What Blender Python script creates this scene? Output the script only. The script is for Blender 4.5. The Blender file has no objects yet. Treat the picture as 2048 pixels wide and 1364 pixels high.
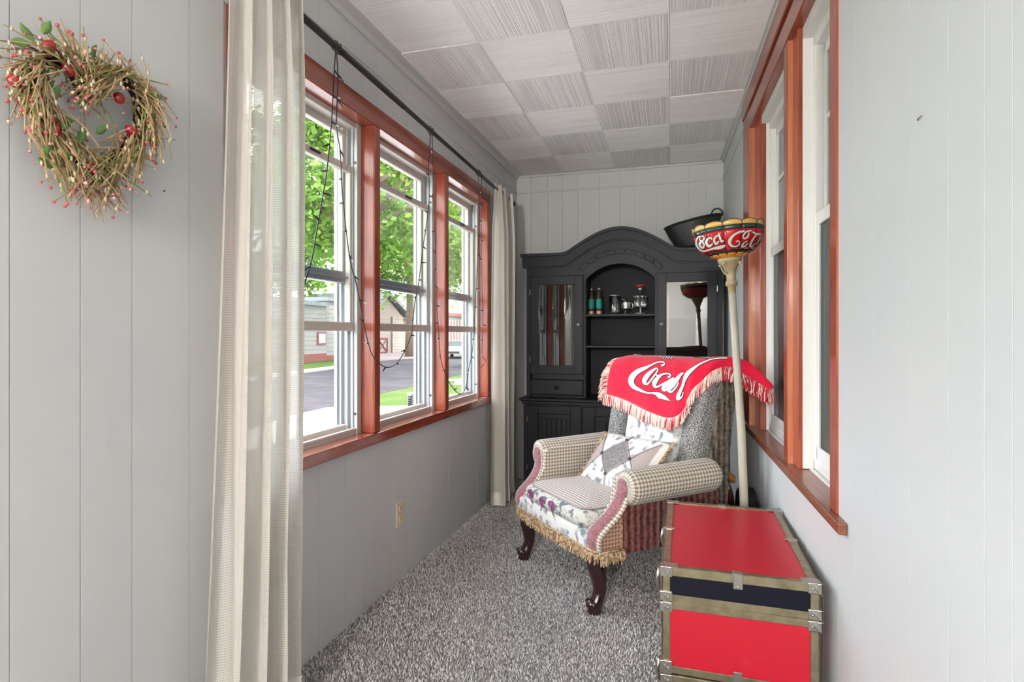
import bpy, bmesh, math, random
import numpy as np
from mathutils import Vector, Matrix
from mathutils.bvhtree import BVHTree
from mathutils.geometry import tessellate_polygon
random.seed(7); rng = np.random.default_rng(7)
scene = bpy.context.scene
col = scene.collection
PI = math.pi
# ------------------------------------------------------------------ camera
F, VX, HY, EYE = 1130.0, 1340.0, 668.0, 1.17
TH = math.atan((VX - 1024) / F); CT, ST = math.cos(TH), math.sin(TH)
cam = bpy.data.cameras.new('camera'); cam_o = bpy.data.objects.new('camera', cam); col.objects.link(cam_o)
cam.sensor_width = 36; cam.lens = F / 2048 * 36; cam.shift_y = -14 / 2048; cam.clip_start = .02; cam.clip_end = 400
cam_o.location = (0, 0, EYE); cam_o.rotation_euler = (PI / 2, 0, TH)
scene.camera = cam_o
# ------------------------------------------------------------------ light
scene.view_settings.view_transform = 'Standard'; scene.view_settings.look = 'None'
scene.view_settings.gamma = 1; scene.view_settings.use_curve_mapping = False
scene.view_settings.exposure = 1.04
W = bpy.data.worlds.new('sky'); scene.world = W; W.use_nodes = True
nt = W.node_tree; nt.nodes.clear()
def wn(t, **k):
    n = nt.nodes.new(t)
    for a, b in k.items(): setattr(n, a, b)
    return n
tc = wn('ShaderNodeTexCoord'); mp = wn('ShaderNodeMapping'); mp.inputs['Scale'].default_value = (1, 1, 2.6)
nz = wn('ShaderNodeTexNoise'); nz.inputs['Scale'].default_value = 2.6; nz.inputs['Detail'].default_value = 6
cr = wn('ShaderNodeValToRGB'); cr.color_ramp.elements[0].position = .34; cr.color_ramp.elements[1].position = .54
cr.color_ramp.elements[0].color = (.42, .60, .92, 1); cr.color_ramp.elements[1].color = (1, .98, .955, 1)
bg = wn('ShaderNodeBackground'); bg.inputs['Strength'].default_value = 4.3
ow = wn('ShaderNodeOutputWorld')
for a, b in ((tc.outputs['Generated'], mp.inputs['Vector']), (mp.outputs[0], nz.inputs['Vector']), (nz.outputs['Fac'], cr.inputs['Fac']),
             (cr.outputs['Color'], bg.inputs['Color']), (bg.outputs[0], ow.inputs['Surface'])): nt.links.new(a, b)
sl = bpy.data.lights.new('sun', 'SUN'); sl.energy = 2.9; sl.angle = .02; sl.color = (1, .95, .87)
so = bpy.data.objects.new('sun', sl); col.objects.link(so); so.location = (8, -4, 12)
so.rotation_euler = Vector((-.62, .30, -.75)).to_track_quat('-Z', 'Y').to_euler()
FILL_POWER = 200  # strength of the added fill globe behind the camera
# ------------------------------------------------------------------ pixel rays of the photograph -> points on known planes
def ray(x, y):
    u = (x - 1024) / F
    return Vector((-ST + u * CT, CT + u * ST, (HY - y) / F))
EYEV = Vector((0, 0, EYE))
def onX(x, y, X): d = ray(x, y); return EYEV + d * (X / d.x)
def onY(x, y, Y): d = ray(x, y); return EYEV + d * (Y / d.y)
def onZ(x, y, Z): d = ray(x, y); return EYEV + d * ((Z - EYE) / d.z)
def XL(Y): return -1.245 + .017 * (Y - 1.71)
def XR(Y): return .38 - .016 * (Y - 4.42)
def onL(x, y, off=0):
    X = -1.24
    for i in range(8): p = onX(x, y, X); X = XL(p.y) + off
    return onX(x, y, X)
def onR(x, y, off=0):
    X = .4
    for i in range(8): p = onX(x, y, X); X = XR(p.y) + off
    return onX(x, y, X)
YB = 4.42; ZC = 2.45; SEAM = 2.31; YF = -5.0
# ------------------------------------------------------------------ materials
def mat(name, rgb, rough=.6, spec=.4, metal=0.0, coat=0.0, bump=None, vary=None, **k):
    """bump=(scale, strength, distance, stretch xyz); vary=(scale, rgb2, lo, hi, stretch)"""
    m = bpy.data.materials.new(name); m.use_nodes = True
    n = m.node_tree.nodes; l = m.node_tree.links; b = n['Principled BSDF']
    b.inputs['Base Color'].default_value = (*rgb, 1); b.inputs['Roughness'].default_value = rough
    b.inputs['Specular IOR Level'].default_value = spec; b.inputs['Metallic'].default_value = metal
    b.inputs['Coat Weight'].default_value = coat; b.inputs['Coat Roughness'].default_value = .12
    for a, c in k.items(): b.inputs[a].default_value = c
    def coords(st):
        t = n.new('ShaderNodeTexCoord'); q = n.new('ShaderNodeMapping'); q.inputs['Scale'].default_value = st
        l.new(t.outputs['Object'], q.inputs['Vector']); return q.outputs[0]
    if vary:
        sc, c2, lo, hi, st = vary
        z = n.new('ShaderNodeTexNoise'); z.inputs['Scale'].default_value = sc; z.inputs['Detail'].default_value = 5
        l.new(coords(st), z.inputs['Vector'])
        r = n.new('ShaderNodeValToRGB'); r.color_ramp.elements[0].position = lo; r.color_ramp.elements[1].position = hi
        r.color_ramp.elements[0].color = (*rgb, 1); r.color_ramp.elements[1].color = (*c2, 1)
        l.new(z.outputs['Fac'], r.inputs['Fac']); l.new(r.outputs['Color'], b.inputs['Base Color'])
    if bump:
        sc, stg, dist, st = bump
        z = n.new('ShaderNodeTexNoise'); z.inputs['Scale'].default_value = sc; z.inputs['Detail'].default_value = 4
        l.new(coords(st), z.inputs['Vector'])
        u = n.new('ShaderNodeBump'); u.inputs['Strength'].default_value = stg; u.inputs['Distance'].default_value = dist
        l.new(z.outputs['Fac'], u.inputs['Height']); l.new(u.outputs[0], b.inputs['Normal'])
    return m
ONE = (1, 1, 1)
M = {}
M['wall'] = mat('wall_paint', (.575, .58, .575), .5, .35, bump=(60, .12, .002, (1, 1, .12)), vary=(3, (.56, .57, .575), .35, .7, ONE))
M['ceil'] = mat('ceiling_tile_white', (.92, .905, .89), .75, .25, bump=(90, .2, .001, ONE), vary=(5, (.87, .845, .83), .5, .8, (3, .6, 1)))
M['wood'] = mat('red_stained_wood', (.36, .068, .028), .32, .5, coat=.5, vary=(9, (.20, .030, .014), .4, .75, (9, 9, .7)), bump=(40, .15, .001, (6, 6, .4)))
M['woody'] = mat('red_stained_wood_lengthwise', (.32, .062, .028), .30, .5, coat=.6, vary=(9, (.19, .030, .015), .4, .75, (9, .7, 9)), bump=(40, .15, .001, (6, .4, 6)))
M['woodlit'] = mat('lit_red_stained_wood', (.52, .17, .065), .4, .5, coat=.3, vary=(9, (.38, .10, .035), .4, .75, (9, 9, .5)))  # same red frame wood, light on the camera-facing steps put into its colour
M['woodgloss'] = mat('glossy_red_stool', (.32, .062, .028), .22, .6, coat=1.0, vary=(9, (.19, .030, .015), .4, .75, (9, .7, 9)))
M['sillwood'] = mat('worn_brown_sill_wood', (.26, .085, .045), .36, .5, coat=.3, vary=(8, (.17, .05, .028), .35, .7, (8, .6, 8)))
M['vinyl'] = mat('white_vinyl', (.74, .73, .70), .4, .5)
M['cream'] = mat('cream_aluminium', (.56, .51, .46), .38, .5)
M['greyrail'] = mat('grey_aluminium_rail', (.30, .33, .36), .3, .6, metal=.3)
M['track'] = mat('window_track_white', (.50, .50, .48), .4, .5)
M['black'] = mat('matt_black_metal', (.02, .02, .022), .35, .5)
M['charcoal'] = mat('charcoal_cabinet_paint', (.012, .0122, .0165), .42, .25, bump=(50, .06, .001, (1, 1, .1)))
M['cabin'] = mat('cabinet_inside_paint', (.012, .012, .016), .6, .3)
M['knob'] = mat('pewter_knob', (.26, .26, .27), .3, .6, metal=.5)
M['ivory'] = mat('ivory_plastic', (.66, .56, .37), .4, .5)
M['dark'] = mat('dark_slot', (.01, .01, .01), .8, .2)
def fabric_uv(name, fn):
    m = bpy.data.materials.new(name); m.use_nodes = True
    n = m.node_tree.nodes; l = m.node_tree.links; b = n['Principled BSDF']
    b.inputs['Roughness'].default_value = .9; b.inputs['Specular IOR Level'].default_value = .15
    b.inputs['Sheen Weight'].default_value = .15
    fn(n, l, b); return m
def mth(n, l, op, a, b=None):
    q = n.new('ShaderNodeMath'); q.operation = op
    for i, s in enumerate((a, b)):
        if s is None: continue
        if isinstance(s, (int, float)): q.inputs[i].default_value = s
        else: l.new(s, q.inputs[i])
    return q.outputs[0]
def gingham(c0, c1, c2, pitch):
    def fn(n, l, b):
        uv = n.new('ShaderNodeUVMap'); sx = n.new('ShaderNodeSeparateXYZ'); l.new(uv.outputs[0], sx.inputs[0])
        s = []
        for ax in (0, 1):
            f = mth(n, l, 'FRACT', mth(n, l, 'MULTIPLY', sx.outputs[ax], 1 / pitch))
            s.append(mth(n, l, 'GREATER_THAN', f, .5))
        t = mth(n, l, 'MULTIPLY', mth(n, l, 'ADD', s[0], s[1]), .5)
        r = n.new('ShaderNodeValToRGB'); r.color_ramp.elements[0].color = (*c0, 1); r.color_ramp.elements[1].color = (*c2, 1)
        e = r.color_ramp.elements.new(.5); e.color = (*c1, 1)
        l.new(t, r.inputs['Fac']); l.new(r.outputs[0], b.inputs['Base Color'])
        z = n.new('ShaderNodeTexNoise'); z.inputs['Scale'].default_value = 350
        u = n.new('ShaderNodeBump'); u.inputs['Strength'].default_value = .3; u.inputs['Distance'].default_value = .001
        l.new(z.outputs['Fac'], u.inputs['Height']); l.new(u.outputs[0], b.inputs['Normal'])
    return fn
M['gingham'] = fabric_uv('cream_and_taupe_gingham', gingham((.70, .66, .57), (.46, .41, .34), (.23, .185, .15), .0172))
M['gingham_rust'] = fabric_uv('rust_gingham', gingham((.56, .40, .30), (.38, .24, .17), (.22, .12, .08), .016))
M['seatcheck'] = fabric_uv('seat_check', gingham((.74, .71, .64), (.52, .46, .42), (.26, .20, .19), .0150))
M['boucle'] = mat('grey_boucle', (.035, .035, .036), .95, .1, vary=(300, (.50, .50, .48), .43, .60, ONE), bump=(260, .6, .003, ONE))
M['toile'] = mat('white_toile', (.74, .74, .72), .9, .15, vary=(24, (.22, .25, .28), .50, .64, ONE), bump=(200, .2, .001, ONE))
M['floral'] = mat('floral_band_fabric', (.60, .60, .55), .9, .15, vary=(34, (.16, .19, .20), .49, .60, ONE), bump=(200, .25, .001, ONE))
M['plum'] = mat('plum_print', (.20, .055, .15), .9, .1, vary=(60, (.36, .20, .30), .45, .65, ONE))
M['mauve'] = mat('mauve_velvet', (.36, .155, .175), .85, .2, vary=(140, (.20, .07, .085), .42, .62, ONE), bump=(160, .5, .002, ONE), **{'Sheen Weight': .4})
def tapestry(dark, mid, lite):
    def fn(n, l, b):
        t = n.new('ShaderNodeTexCoord'); w = n.new('ShaderNodeTexWave'); w.wave_type = 'BANDS'; w.bands_direction = 'Y'
        w.inputs['Scale'].default_value = 9; w.inputs['Distortion'].default_value = 1.2; w.inputs['Detail'].default_value = 1
        v = n.new('ShaderNodeTexVoronoi'); v.inputs['Scale'].default_value = 55
        z = n.new('ShaderNodeTexNoise'); z.inputs['Scale'].default_value = 24
        for q in (w, v, z): l.new(t.outputs['Object'], q.inputs['Vector'])
        f = mth(n, l, 'ADD', mth(n, l, 'MULTIPLY', w.outputs['Fac'], .45), mth(n, l, 'MULTIPLY', v.outputs['Distance'], .5))
        f = mth(n, l, 'ADD', f, mth(n, l, 'MULTIPLY', z.outputs['Fac'], .25))
        r = n.new('ShaderNodeValToRGB'); r.color_ramp.elements[0].position = .25; r.color_ramp.elements[1].position = .9
        r.color_ramp.elements[0].color = (*dark, 1); r.color_ramp.elements[1].color = (*lite, 1)
        e = r.color_ramp.elements.new(.55); e.color = (*mid, 1)
        l.new(f, r.inputs['Fac']); l.new(r.outputs[0], b.inputs['Base Color'])
    return fn
M['tapestry'] = fabric_uv('maroon_tapestry', tapestry((.03, .012, .014), (.15, .045, .042), (.26, .12, .10)))
M['tapestry_brown'] = fabric_uv('brown_tapestry', tapestry((.028, .022, .018), (.10, .08, .06), (.24, .19, .15)))
M['fringe_tan'] = mat('tan_fringe', (.58, .43, .27), .85, .2, vary=(90, (.20, .12, .07), .42, .62, ONE))
M['legwood'] = mat('dark_mahogany', (.030, .008, .012), .16, .6, coat=.7)
M['throw'] = mat('red_woven_throw', (.66, .012, .045), .9, .1, bump=(420, .35, .001, ONE), vary=(14, (.58, .010, .04), .4, .7, ONE), **{'Sheen Weight': .25})
M['throwfringe'] = mat('red_and_cream_fringe', (.78, .66, .60), .9, .1, vary=(150, (.50, .05, .07), .50, .60, ONE))
M['throwfringe_red'] = mat('red_fringe', (.42, .02, .035), .9, .1, vary=(150, (.75, .62, .58), .56, .66, ONE))
M['print_white'] = mat('white_print', (.86, .85, .83), .8, .2)
M['print_dark'] = mat('dark_print', (.045, .02, .025), .8, .2)
M['greypatch'] = mat('grey_wool_patch', (.13, .125, .12), .95, .1, vary=(260, (.36, .35, .34), .42, .62, ONE), bump=(200, .5, .002, ONE))
M['taupe'] = mat('taupe_satin', (.40, .33, .32), .6, .3)
M['button'] = mat('dark_button', (.06, .04, .045), .3, .6)
M['trunkred'] = mat('red_vinyl_panel', (.46, .002, .018), .36, .6, vary=(9, (.58, .03, .04), .66, .78, ONE))
M['trunknavy'] = mat('navy_vinyl_panel', (.006, .0065, .014), .5, .15)
M['brass'] = mat('dull_brass_trim', (.36, .31, .20), .34, .5, metal=.85, vary=(30, (.24, .205, .13), .4, .7, ONE))
M['steel'] = mat('nickel_hardware', (.42, .40, .36), .3, .5, metal=.9)
M['gold'] = mat('antique_gold_paint', (.40, .32, .19), .4, .5, vary=(40, (.30, .23, .13), .4, .7, ONE))
M['pole'] = mat('aged_cream_metal', (.46, .43, .35), .35, .5)
def glassy(name, rgb, rough=.08):
    m = mat(name, rgb, rough, .6, coat=.5); m.node_tree.nodes['Principled BSDF'].inputs['Transmission Weight'].default_value = .12; return m
M['amber'] = glassy('amber_glass', (.80, .50, .14)); M['orange'] = glassy('orange_glass', (.85, .34, .02))
M['green'] = glassy('dark_green_glass', (.02, .055, .05)); M['redglass'] = glassy('red_glass', (.70, .004, .008))
M['blackglass'] = glassy('black_glass', (.01, .01, .012)); M['lead'] = mat('black_lead_came', (.015, .014, .014), .4, .5)
M['milk'] = glassy('white_glass', (.80, .78, .70))
def pane(name, tint, refl, base=(1, 1, 1)):
    m = bpy.data.materials.new(name); m.use_nodes = True; n = m.node_tree.nodes; l = m.node_tree.links; n.clear()
    t = n.new('ShaderNodeBsdfTransparent'); t.inputs[0].default_value = (*tint, 1)
    g = n.new('ShaderNodeBsdfGlossy'); g.inputs['Roughness'].default_value = .0; g.inputs['Color'].default_value = (*base, 1)
    lw = n.new('ShaderNodeLayerWeight'); lw.inputs['Blend'].default_value = .5
    f = mth(n, l, 'MULTIPLY', mth(n, l, 'POWER', lw.outputs['Facing'], 5.0), .9)
    f = mth(n, l, 'ADD', f, .03 + refl)
    f = mth(n, l, 'MINIMUM', f, 1.0)
    x = n.new('ShaderNodeMixShader'); o = n.new('ShaderNodeOutputMaterial')
    l.new(f, x.inputs[0]); l.new(t.outputs[0], x.inputs[1]); l.new(g.outputs[0], x.inputs[2]); l.new(x.outputs[0], o.inputs[0])
    return m
M['pane'] = pane('window_glass', (.96, .98, .97), 0.0)
M['houseglass'] = pane('house_window_glass', (.72, .75, .75), .02, (.6, .6, .6))
M['screenglass'] = pane('screened_window_glass', (.40, .42, .42), .0, (.45, .45, .45))
M['doorglass'] = pane('cabinet_glass', (.7, .7, .7), .07)
M['clear'] = pane('clear_glassware', (.86, .88, .88), .16)
def sheer(name, dens_lo, dens_hi, col_, bands):
    m = bpy.data.materials.new(name); m.use_nodes = True; n = m.node_tree.nodes; l = m.node_tree.links; n.clear()
    uv = n.new('ShaderNodeUVMap'); sx = n.new('ShaderNodeSeparateXYZ'); l.new(uv.outputs[0], sx.inputs[0])
    band = mth(n, l, 'GREATER_THAN', mth(n, l, 'FRACT', mth(n, l, 'MULTIPLY', sx.outputs[0], bands)), .5)
    gx = mth(n, l, 'GREATER_THAN', mth(n, l, 'FRACT', mth(n, l, 'MULTIPLY', sx.outputs[0], 260)), .62)
    gy = mth(n, l, 'GREATER_THAN', mth(n, l, 'FRACT', mth(n, l, 'MULTIPLY', sx.outputs[1], 150)), .55)
    hole = mth(n, l, 'MULTIPLY', mth(n, l, 'MULTIPLY', gx, gy), band)
    d = n.new('ShaderNodeBsdfDiffuse'); d.inputs[0].default_value = (*col_, 1)
    t = n.new('ShaderNodeBsdfTranslucent'); t.inputs[0].default_value = (*col_, 1)
    a = n.new('ShaderNodeMixShader'); a.inputs[0].default_value = .42; l.new(d.outputs[0], a.inputs[1]); l.new(t.outputs[0], a.inputs[2])
    tr = n.new('ShaderNodeBsdfTransparent'); x = n.new('ShaderNodeMixShader')
    fac = mth(n, l, 'ADD', mth(n, l, 'MULTIPLY', hole, dens_hi), dens_lo)
    l.new(fac, x.inputs[0]); l.new(a.outputs[0], x.inputs[1]); l.new(tr.outputs[0], x.inputs[2])
    o = n.new('ShaderNodeOutputMaterial'); l.new(x.outputs[0], o.inputs[0])
    return m
M['sheer'] = sheer('sheer_off_white_weave', .04, .55, (.76, .73, .68), 9)
M['linen'] = sheer('off_white_linen', .01, .06, (.74, .70, .64), 6)
M['hem'] = mat('off_white_hem', (.74, .71, .66), .9, .1)
# ------------------------------------------------------------------ builders
class MB:
    def __init__(s): s.v = []; s.f = []; s.uv = []
    def add(s, vs, fs, uvs=None):
        o = len(s.v); s.v += [tuple(p) for p in vs]; s.f += [tuple(i + o for i in f) for f in fs]
        s.uv += list(uvs) if uvs is not None else [(p[0] + p[1], p[2]) for p in vs]
        return s
    def box(s, x0, x1, y0, y1, z0, z1):
        vs = [(x, y, z) for z in (z0, z1) for x, y in ((x0, y0), (x1, y0), (x1, y1), (x0, y1))]
        return s.add(vs, [(3, 2, 1, 0), (4, 5, 6, 7), (0, 1, 5, 4), (1, 2, 6, 5), (2, 3, 7, 6), (3, 0, 4, 7)])
    def tube(s, pts, r, n=6, caps=True):
        pts = [Vector(p) for p in pts]; k = len(pts); rs = r if hasattr(r, '__len__') else [r] * k
        vs = []; up = None
        for i, p in enumerate(pts):
            t = (pts[min(i + 1, k - 1)] - pts[max(i - 1, 0)])
            if t.length < 1e-9: t = Vector((0, 0, 1))
            t.normalize()
            if up is None: up = Vector((0, 0, 1)) if abs(t.z) < .9 else Vector((1, 0, 0))
            a = t.cross(up)
            if a.length < 1e-6: a = t.orthogonal()
            a.normalize(); b = a.cross(t); b.normalize(); up = b
            for j in range(n):
                q = 2 * PI * j / n; vs.append(p + (a * math.cos(q) + b * math.sin(q)) * rs[i])
        fs = [(i * n + j, i * n + (j + 1) % n, (i + 1) * n + (j + 1) % n, (i + 1) * n + j) for i in range(k - 1) for j in range(n)]
        if caps: fs += [tuple(reversed(range(n))), tuple((k - 1) * n + j for j in range(n))]
        return s.add(vs, fs)
    def lathe(s, prof, n=24, mx=None, ang=(0, 2 * PI)):
        full = abs(ang[1] - ang[0] - 2 * PI) < 1e-6; m = n if full else n + 1
        vs = []
        for r, z in prof:
            for j in range(m):
                q = ang[0] + (ang[1] - ang[0]) * j / n; p = Vector((r * math.cos(q), r * math.sin(q), z))
                vs.append(mx @ p if mx is not None else p)
        fs = []
        for i in range(len(prof) - 1):
            for j in range(n):
                a, b = j, (j + 1) % m; fs.append((i * m + a, i * m + b, (i + 1) * m + b, (i + 1) * m + a))
        return s.add(vs, fs)
    def prism(s, poly, a0, a1, plane='xz'):
        """polygon in a plane, extruded along the third axis"""
        def P(p, a): return {'xz': (p[0], a, p[1]), 'yz': (a, p[0], p[1]), 'xy': (p[0], p[1], a)}[plane]
        n = len(poly); vs = [P(p, a0) for p in poly] + [P(p, a1) for p in poly]
        fs = [(i, (i + 1) % n, n + (i + 1) % n, n + i) for i in range(n)]
        tri = tessellate_polygon([[Vector((p[0], p[1], 0)) for p in poly]])
        fs += [tuple(t) for t in tri] + [tuple(n + i for i in reversed(t)) for t in tri]
        return s.add(vs, fs)
    def strip(s, us, lo, hi, a0, a1, plane='xz'):
        """wall between two curves lo(u), hi(u), thick from a0 to a1"""
        return s.prism([(u, lo(u)) for u in us] + [(u, hi(u)) for u in reversed(us)], a0, a1, plane)
    def grid(s, fn, nu, nv, uvfn=None, closeu=False):
        vs = []; uvs = []
        for i in range(nu + (0 if closeu else 1)):
            for j in range(nv + 1):
                u, v = i / nu, j / nv; vs.append(fn(u, v)); uvs.append(uvfn(u, v) if uvfn else (u, v))
        w = nv + 1; cnt = nu if closeu else nu + 1
        fs = [(i * w + j, ((i + 1) % cnt) * w + j, ((i + 1) % cnt) * w + j + 1, i * w + j + 1) for i in range(nu) for j in range(nv)]
        return s.add(vs, fs, uvs)
    def sphere(s, c, r, nu=10, nv=6, sc=(1, 1, 1)):
        c = Vector(c)
        prof = [(max(1e-5, math.sin(PI * i / nv)) * r, -math.cos(PI * i / nv) * r) for i in range(nv + 1)]
        mx = Matrix.Translation(c) @ Matrix.Diagonal((*sc, 1)); return s.lathe(prof, nu, mx)
    def mesh(s, name, xf=None, bev=0, seg=1, smooth=False):
        me = bpy.data.meshes.new(name)
        vs = [xf(p) for p in s.v] if xf else s.v
        me.from_pydata([tuple(p) for p in vs], [], s.f)
        uvl = me.uv_layers.new(name='UVMap')
        li = np.zeros(len(me.loops), dtype=np.int32); me.loops.foreach_get('vertex_index', li)
        uvl.data.foreach_set('uv', np.array(s.uv, dtype=np.float32)[li].ravel())
        bm = bmesh.new(); bm.from_mesh(me)
        if bev:
            bmesh.ops.remove_doubles(bm, verts=bm.verts, dist=1e-5)
            bmesh.ops.recalc_face_normals(bm, faces=bm.faces)
            es = [e for e in bm.edges if len(e.link_faces) == 2 and e.calc_face_angle(0) > .6]
            bmesh.ops.bevel(bm, geom=es, offset=bev, segments=seg, profile=.5, affect='EDGES', clamp_overlap=True)
        else: bmesh.ops.recalc_face_normals(bm, faces=bm.faces)
        bm.to_mesh(me); bm.free()
        if smooth: me.polygons.foreach_set('use_smooth', [True] * len(me.polygons))
        return me
    def build(s, name, m, parent=None, xf=None, bev=0, seg=1, smooth=False, solid=0):
        o = bpy.data.objects.new(name, s.mesh(name, xf, bev, seg, smooth)); col.objects.link(o)
        o.data.materials.append(M[m] if isinstance(m, str) else m)
        if solid:
            d = o.modifiers.new('thickness', 'SOLIDIFY'); d.thickness = solid; d.offset = 0
        adopt(o, parent); return o
def adopt(o, parent):
    if parent is not None:
        o.parent = parent
        if parent.get('_w'): o.matrix_parent_inverse = Matrix.Translation(-Vector(parent.location))
        elif parent.type == 'MESH' and parent.parent is not None and parent.parent.get('_w'):
            o.matrix_parent_inverse = Matrix.Identity(4)
def put(name, me, m, parent=None):
    o = bpy.data.objects.new(name, me); col.objects.link(o)
    if not me.materials: me.materials.append(M[m])
    adopt(o, parent); return o
def tag(o, label, cat, group=None):
    o['label'] = label; o['category'] = cat
    if group: o['group'] = group
    return o
def thing(name, label, cat, loc=(0, 0, 0), rz=0, group=None, world=True):
    o = bpy.data.objects.new(name, None); col.objects.link(o); o.location = loc; o.rotation_euler = (0, 0, rz)
    o.empty_display_size = .1
    if world: o['_w'] = 1
    return tag(o, label, cat, group)
def struct(o): o['kind'] = 'structure'; return o
def sempty(name, loc=(0, 0, 0)):
    o = bpy.data.objects.new(name, None); col.objects.link(o); o.location = loc; o['_w'] = 1; return struct(o)
LX = lambda p: (XL(p[1]) + p[0], p[1], p[2])       # (offset from left wall face, Y, z)
RX = lambda p: (XR(p[1]) + p[0], p[1], p[2])
def catmull(pts, n=8):
    pts = [Vector(p) for p in pts]; out = []
    for i in range(len(pts) - 1):
        p0, p1, p2, p3 = pts[max(i - 1, 0)], pts[i], pts[i + 1], pts[min(i + 2, len(pts) - 1)]
        for k in range(n):
            t = k / n
            out.append(.5 * ((2 * p1) + (p2 - p0) * t + (2 * p0 - 5 * p1 + 4 * p2 - p3) * t * t + (3 * p1 - p0 - 3 * p2 + p3) * t ** 3))
    out.append(pts[-1]); return out
# ================================================================== SETTING
# ---- floor with carpet
fl = struct(MB().box(-1.6, .75, YF - .1, YB + .1, -.12, 0).build('floor', mat('carpet_backing', (.42, .40, .395), .95, .1, vary=(420, (.14, .13, .125), .42, .62, ONE), bump=(420, .8, .004, ONE))))
def carpet():
    N = 170000
    y = rng.uniform(1.25, 4.38, N); x = rng.uniform(-1.24, .40, N)
    a = rng.uniform(0, 2 * PI, N); ln = rng.uniform(.004, .008, N); h = rng.uniform(.004, .010, N); w = rng.uniform(.0012, .0022, N)
    dx, dy = np.cos(a), np.sin(a)
    P = np.zeros((N, 4, 3), np.float32)
    P[:, 0] = np.stack([x - dy * w, y + dx * w, np.zeros(N)], 1); P[:, 1] = np.stack([x + dy * w, y - dx * w, np.zeros(N)], 1)
    P[:, 2] = np.stack([x + dx * ln + dy * w * .8, y + dy * ln - dx * w * .8, h], 1); P[:, 3] = np.stack([x + dx * ln - dy * w * .8, y + dy * ln + dx * w * .8, h], 1)
    me = bpy.data.meshes.new('carpet_pile'); me.vertices.add(4 * N); me.vertices.foreach_set('co', P.ravel())
    me.loops.add(4 * N); me.loops.foreach_set('vertex_index', np.arange(4 * N, dtype=np.int32))
    me.polygons.add(N); me.polygons.foreach_set('loop_start', np.arange(0, 4 * N, 4, dtype=np.int32)); me.update(calc_edges=True)
    at = me.attributes.new('shade', 'FLOAT', 'FACE'); at.data.foreach_set('value', rng.uniform(0, 1, N).astype(np.float32))
    m = bpy.data.materials.new('grey_carpet_fibre'); m.use_nodes = True; n = m.node_tree.nodes; l = m.node_tree.links; b = n['Principled BSDF']
    q = n.new('ShaderNodeAttribute'); q.attribute_name = 'shade'
    z = n.new('ShaderNodeTexNoise'); z.inputs['Scale'].default_value = 3.2; z.inputs['Detail'].default_value = 3
    t = n.new('ShaderNodeTexCoord'); l.new(t.outputs['Object'], z.inputs['Vector'])
    f = mth(n, l, 'ADD', mth(n, l, 'MULTIPLY', q.outputs['Fac'], .75), mth(n, l, 'MULTIPLY', z.outputs['Fac'], .35))
    r = n.new('ShaderNodeValToRGB'); r.color_ramp.elements[0].color = (.27, .25, .245, 1); r.color_ramp.elements[1].color = (.74, .725, .72, 1)
    l.new(f, r.inputs['Fac']); l.new(r.outputs[0], b.inputs['Base Color']); b.inputs['Roughness'].default_value = .95; b.inputs['Specular IOR Level'].default_value = .1
    me.materials.append(m); o = bpy.data.objects.new('carpet_pile', me); col.objects.link(o); o.parent = fl; o['kind'] = 'stuff'
carpet()
# ---- planks: a painted board with chamfered long edges
def plank(mb, a0, a1, z0, z1, t=.007, c=.0002, axis='y', g=.0008):
    a0 += g; a1 -= g
    prof = [(a0, 0), (a1, 0), (a1, t - c), (a1 - c, t), (a0 + c, t), (a0, t - c)]
    n = 6
    vs = [((p[1], p[0], z) if axis == 'y' else (p[0], -p[1], z)) for z in (z0, z1) for p in prof]
    fs = [(i, (i + 1) % n, n + (i + 1) % n, n + i) for i in range(n)] + [tuple(range(n)), tuple(range(n, 2 * n))]
    return mb.add(vs, fs)
LWIN = (1.375, 3.705, .70, 2.15)      # red frame outline on the left wall (Y0,Y1,z0,z1)
wl = sempty('wall_left', (XL(1), 1, 0))
mb = MB()
def wallslab(mb, holes, y0, y1, xf_t0, xf_t1):
    """slab with rectangular holes (sorted by Y)"""
    y = y0
    for (a, b, z0, z1) in holes:
        mb.box(xf_t0, xf_t1, y, a, 0, ZC + .05); mb.box(xf_t0, xf_t1, a, b, 0, z0); mb.box(xf_t0, xf_t1, a, b, z1, ZC + .05); y = b
    mb.box(xf_t0, xf_t1, y, y1, 0, ZC + .05)
wallslab(mb, [(-4.2, .45, .75, 2.1), (1.375, 3.69, .72, 2.10)], YF, YB + .1, -.16, -.007)
mb.build('wall_core', 'wall', wl, xf=LX)
gl = [-.02, .13, .24, .42, .55, .66, .81, .948, 1.071, 1.238, 1.358, 1.515, 1.66, 1.81, 1.98, 2.11, 2.22, 2.507, 2.765, 2.914, 3.017, 3.175, 3.35, 3.51, 3.66, 3.80, 3.93, 4.08, 4.20, 4.32, 4.418]
gl = sorted(gl + [2.36, 2.64])
for a, b in zip(gl, gl[1:]):
    inwin = b > LWIN[0] + .01 and a < LWIN[1] - .01
    if b < .46: segs = [(SEAM + .004, ZC)] if False else [(0, .75), (2.1, SEAM - .004), (SEAM + .004, ZC)]
    else: segs = [(0, LWIN[2] + .01), (LWIN[3] - .01, SEAM - .004), (SEAM + .004, ZC)] if inwin else [(0, SEAM - .004), (SEAM + .004, ZC)]
    for z0, z1 in segs:
        o = plank(MB(), a, b, z0, z1).build('plank', 'wall', wl, xf=lambda p: LX((p[0] - .007, p[1], p[2])))
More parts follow.
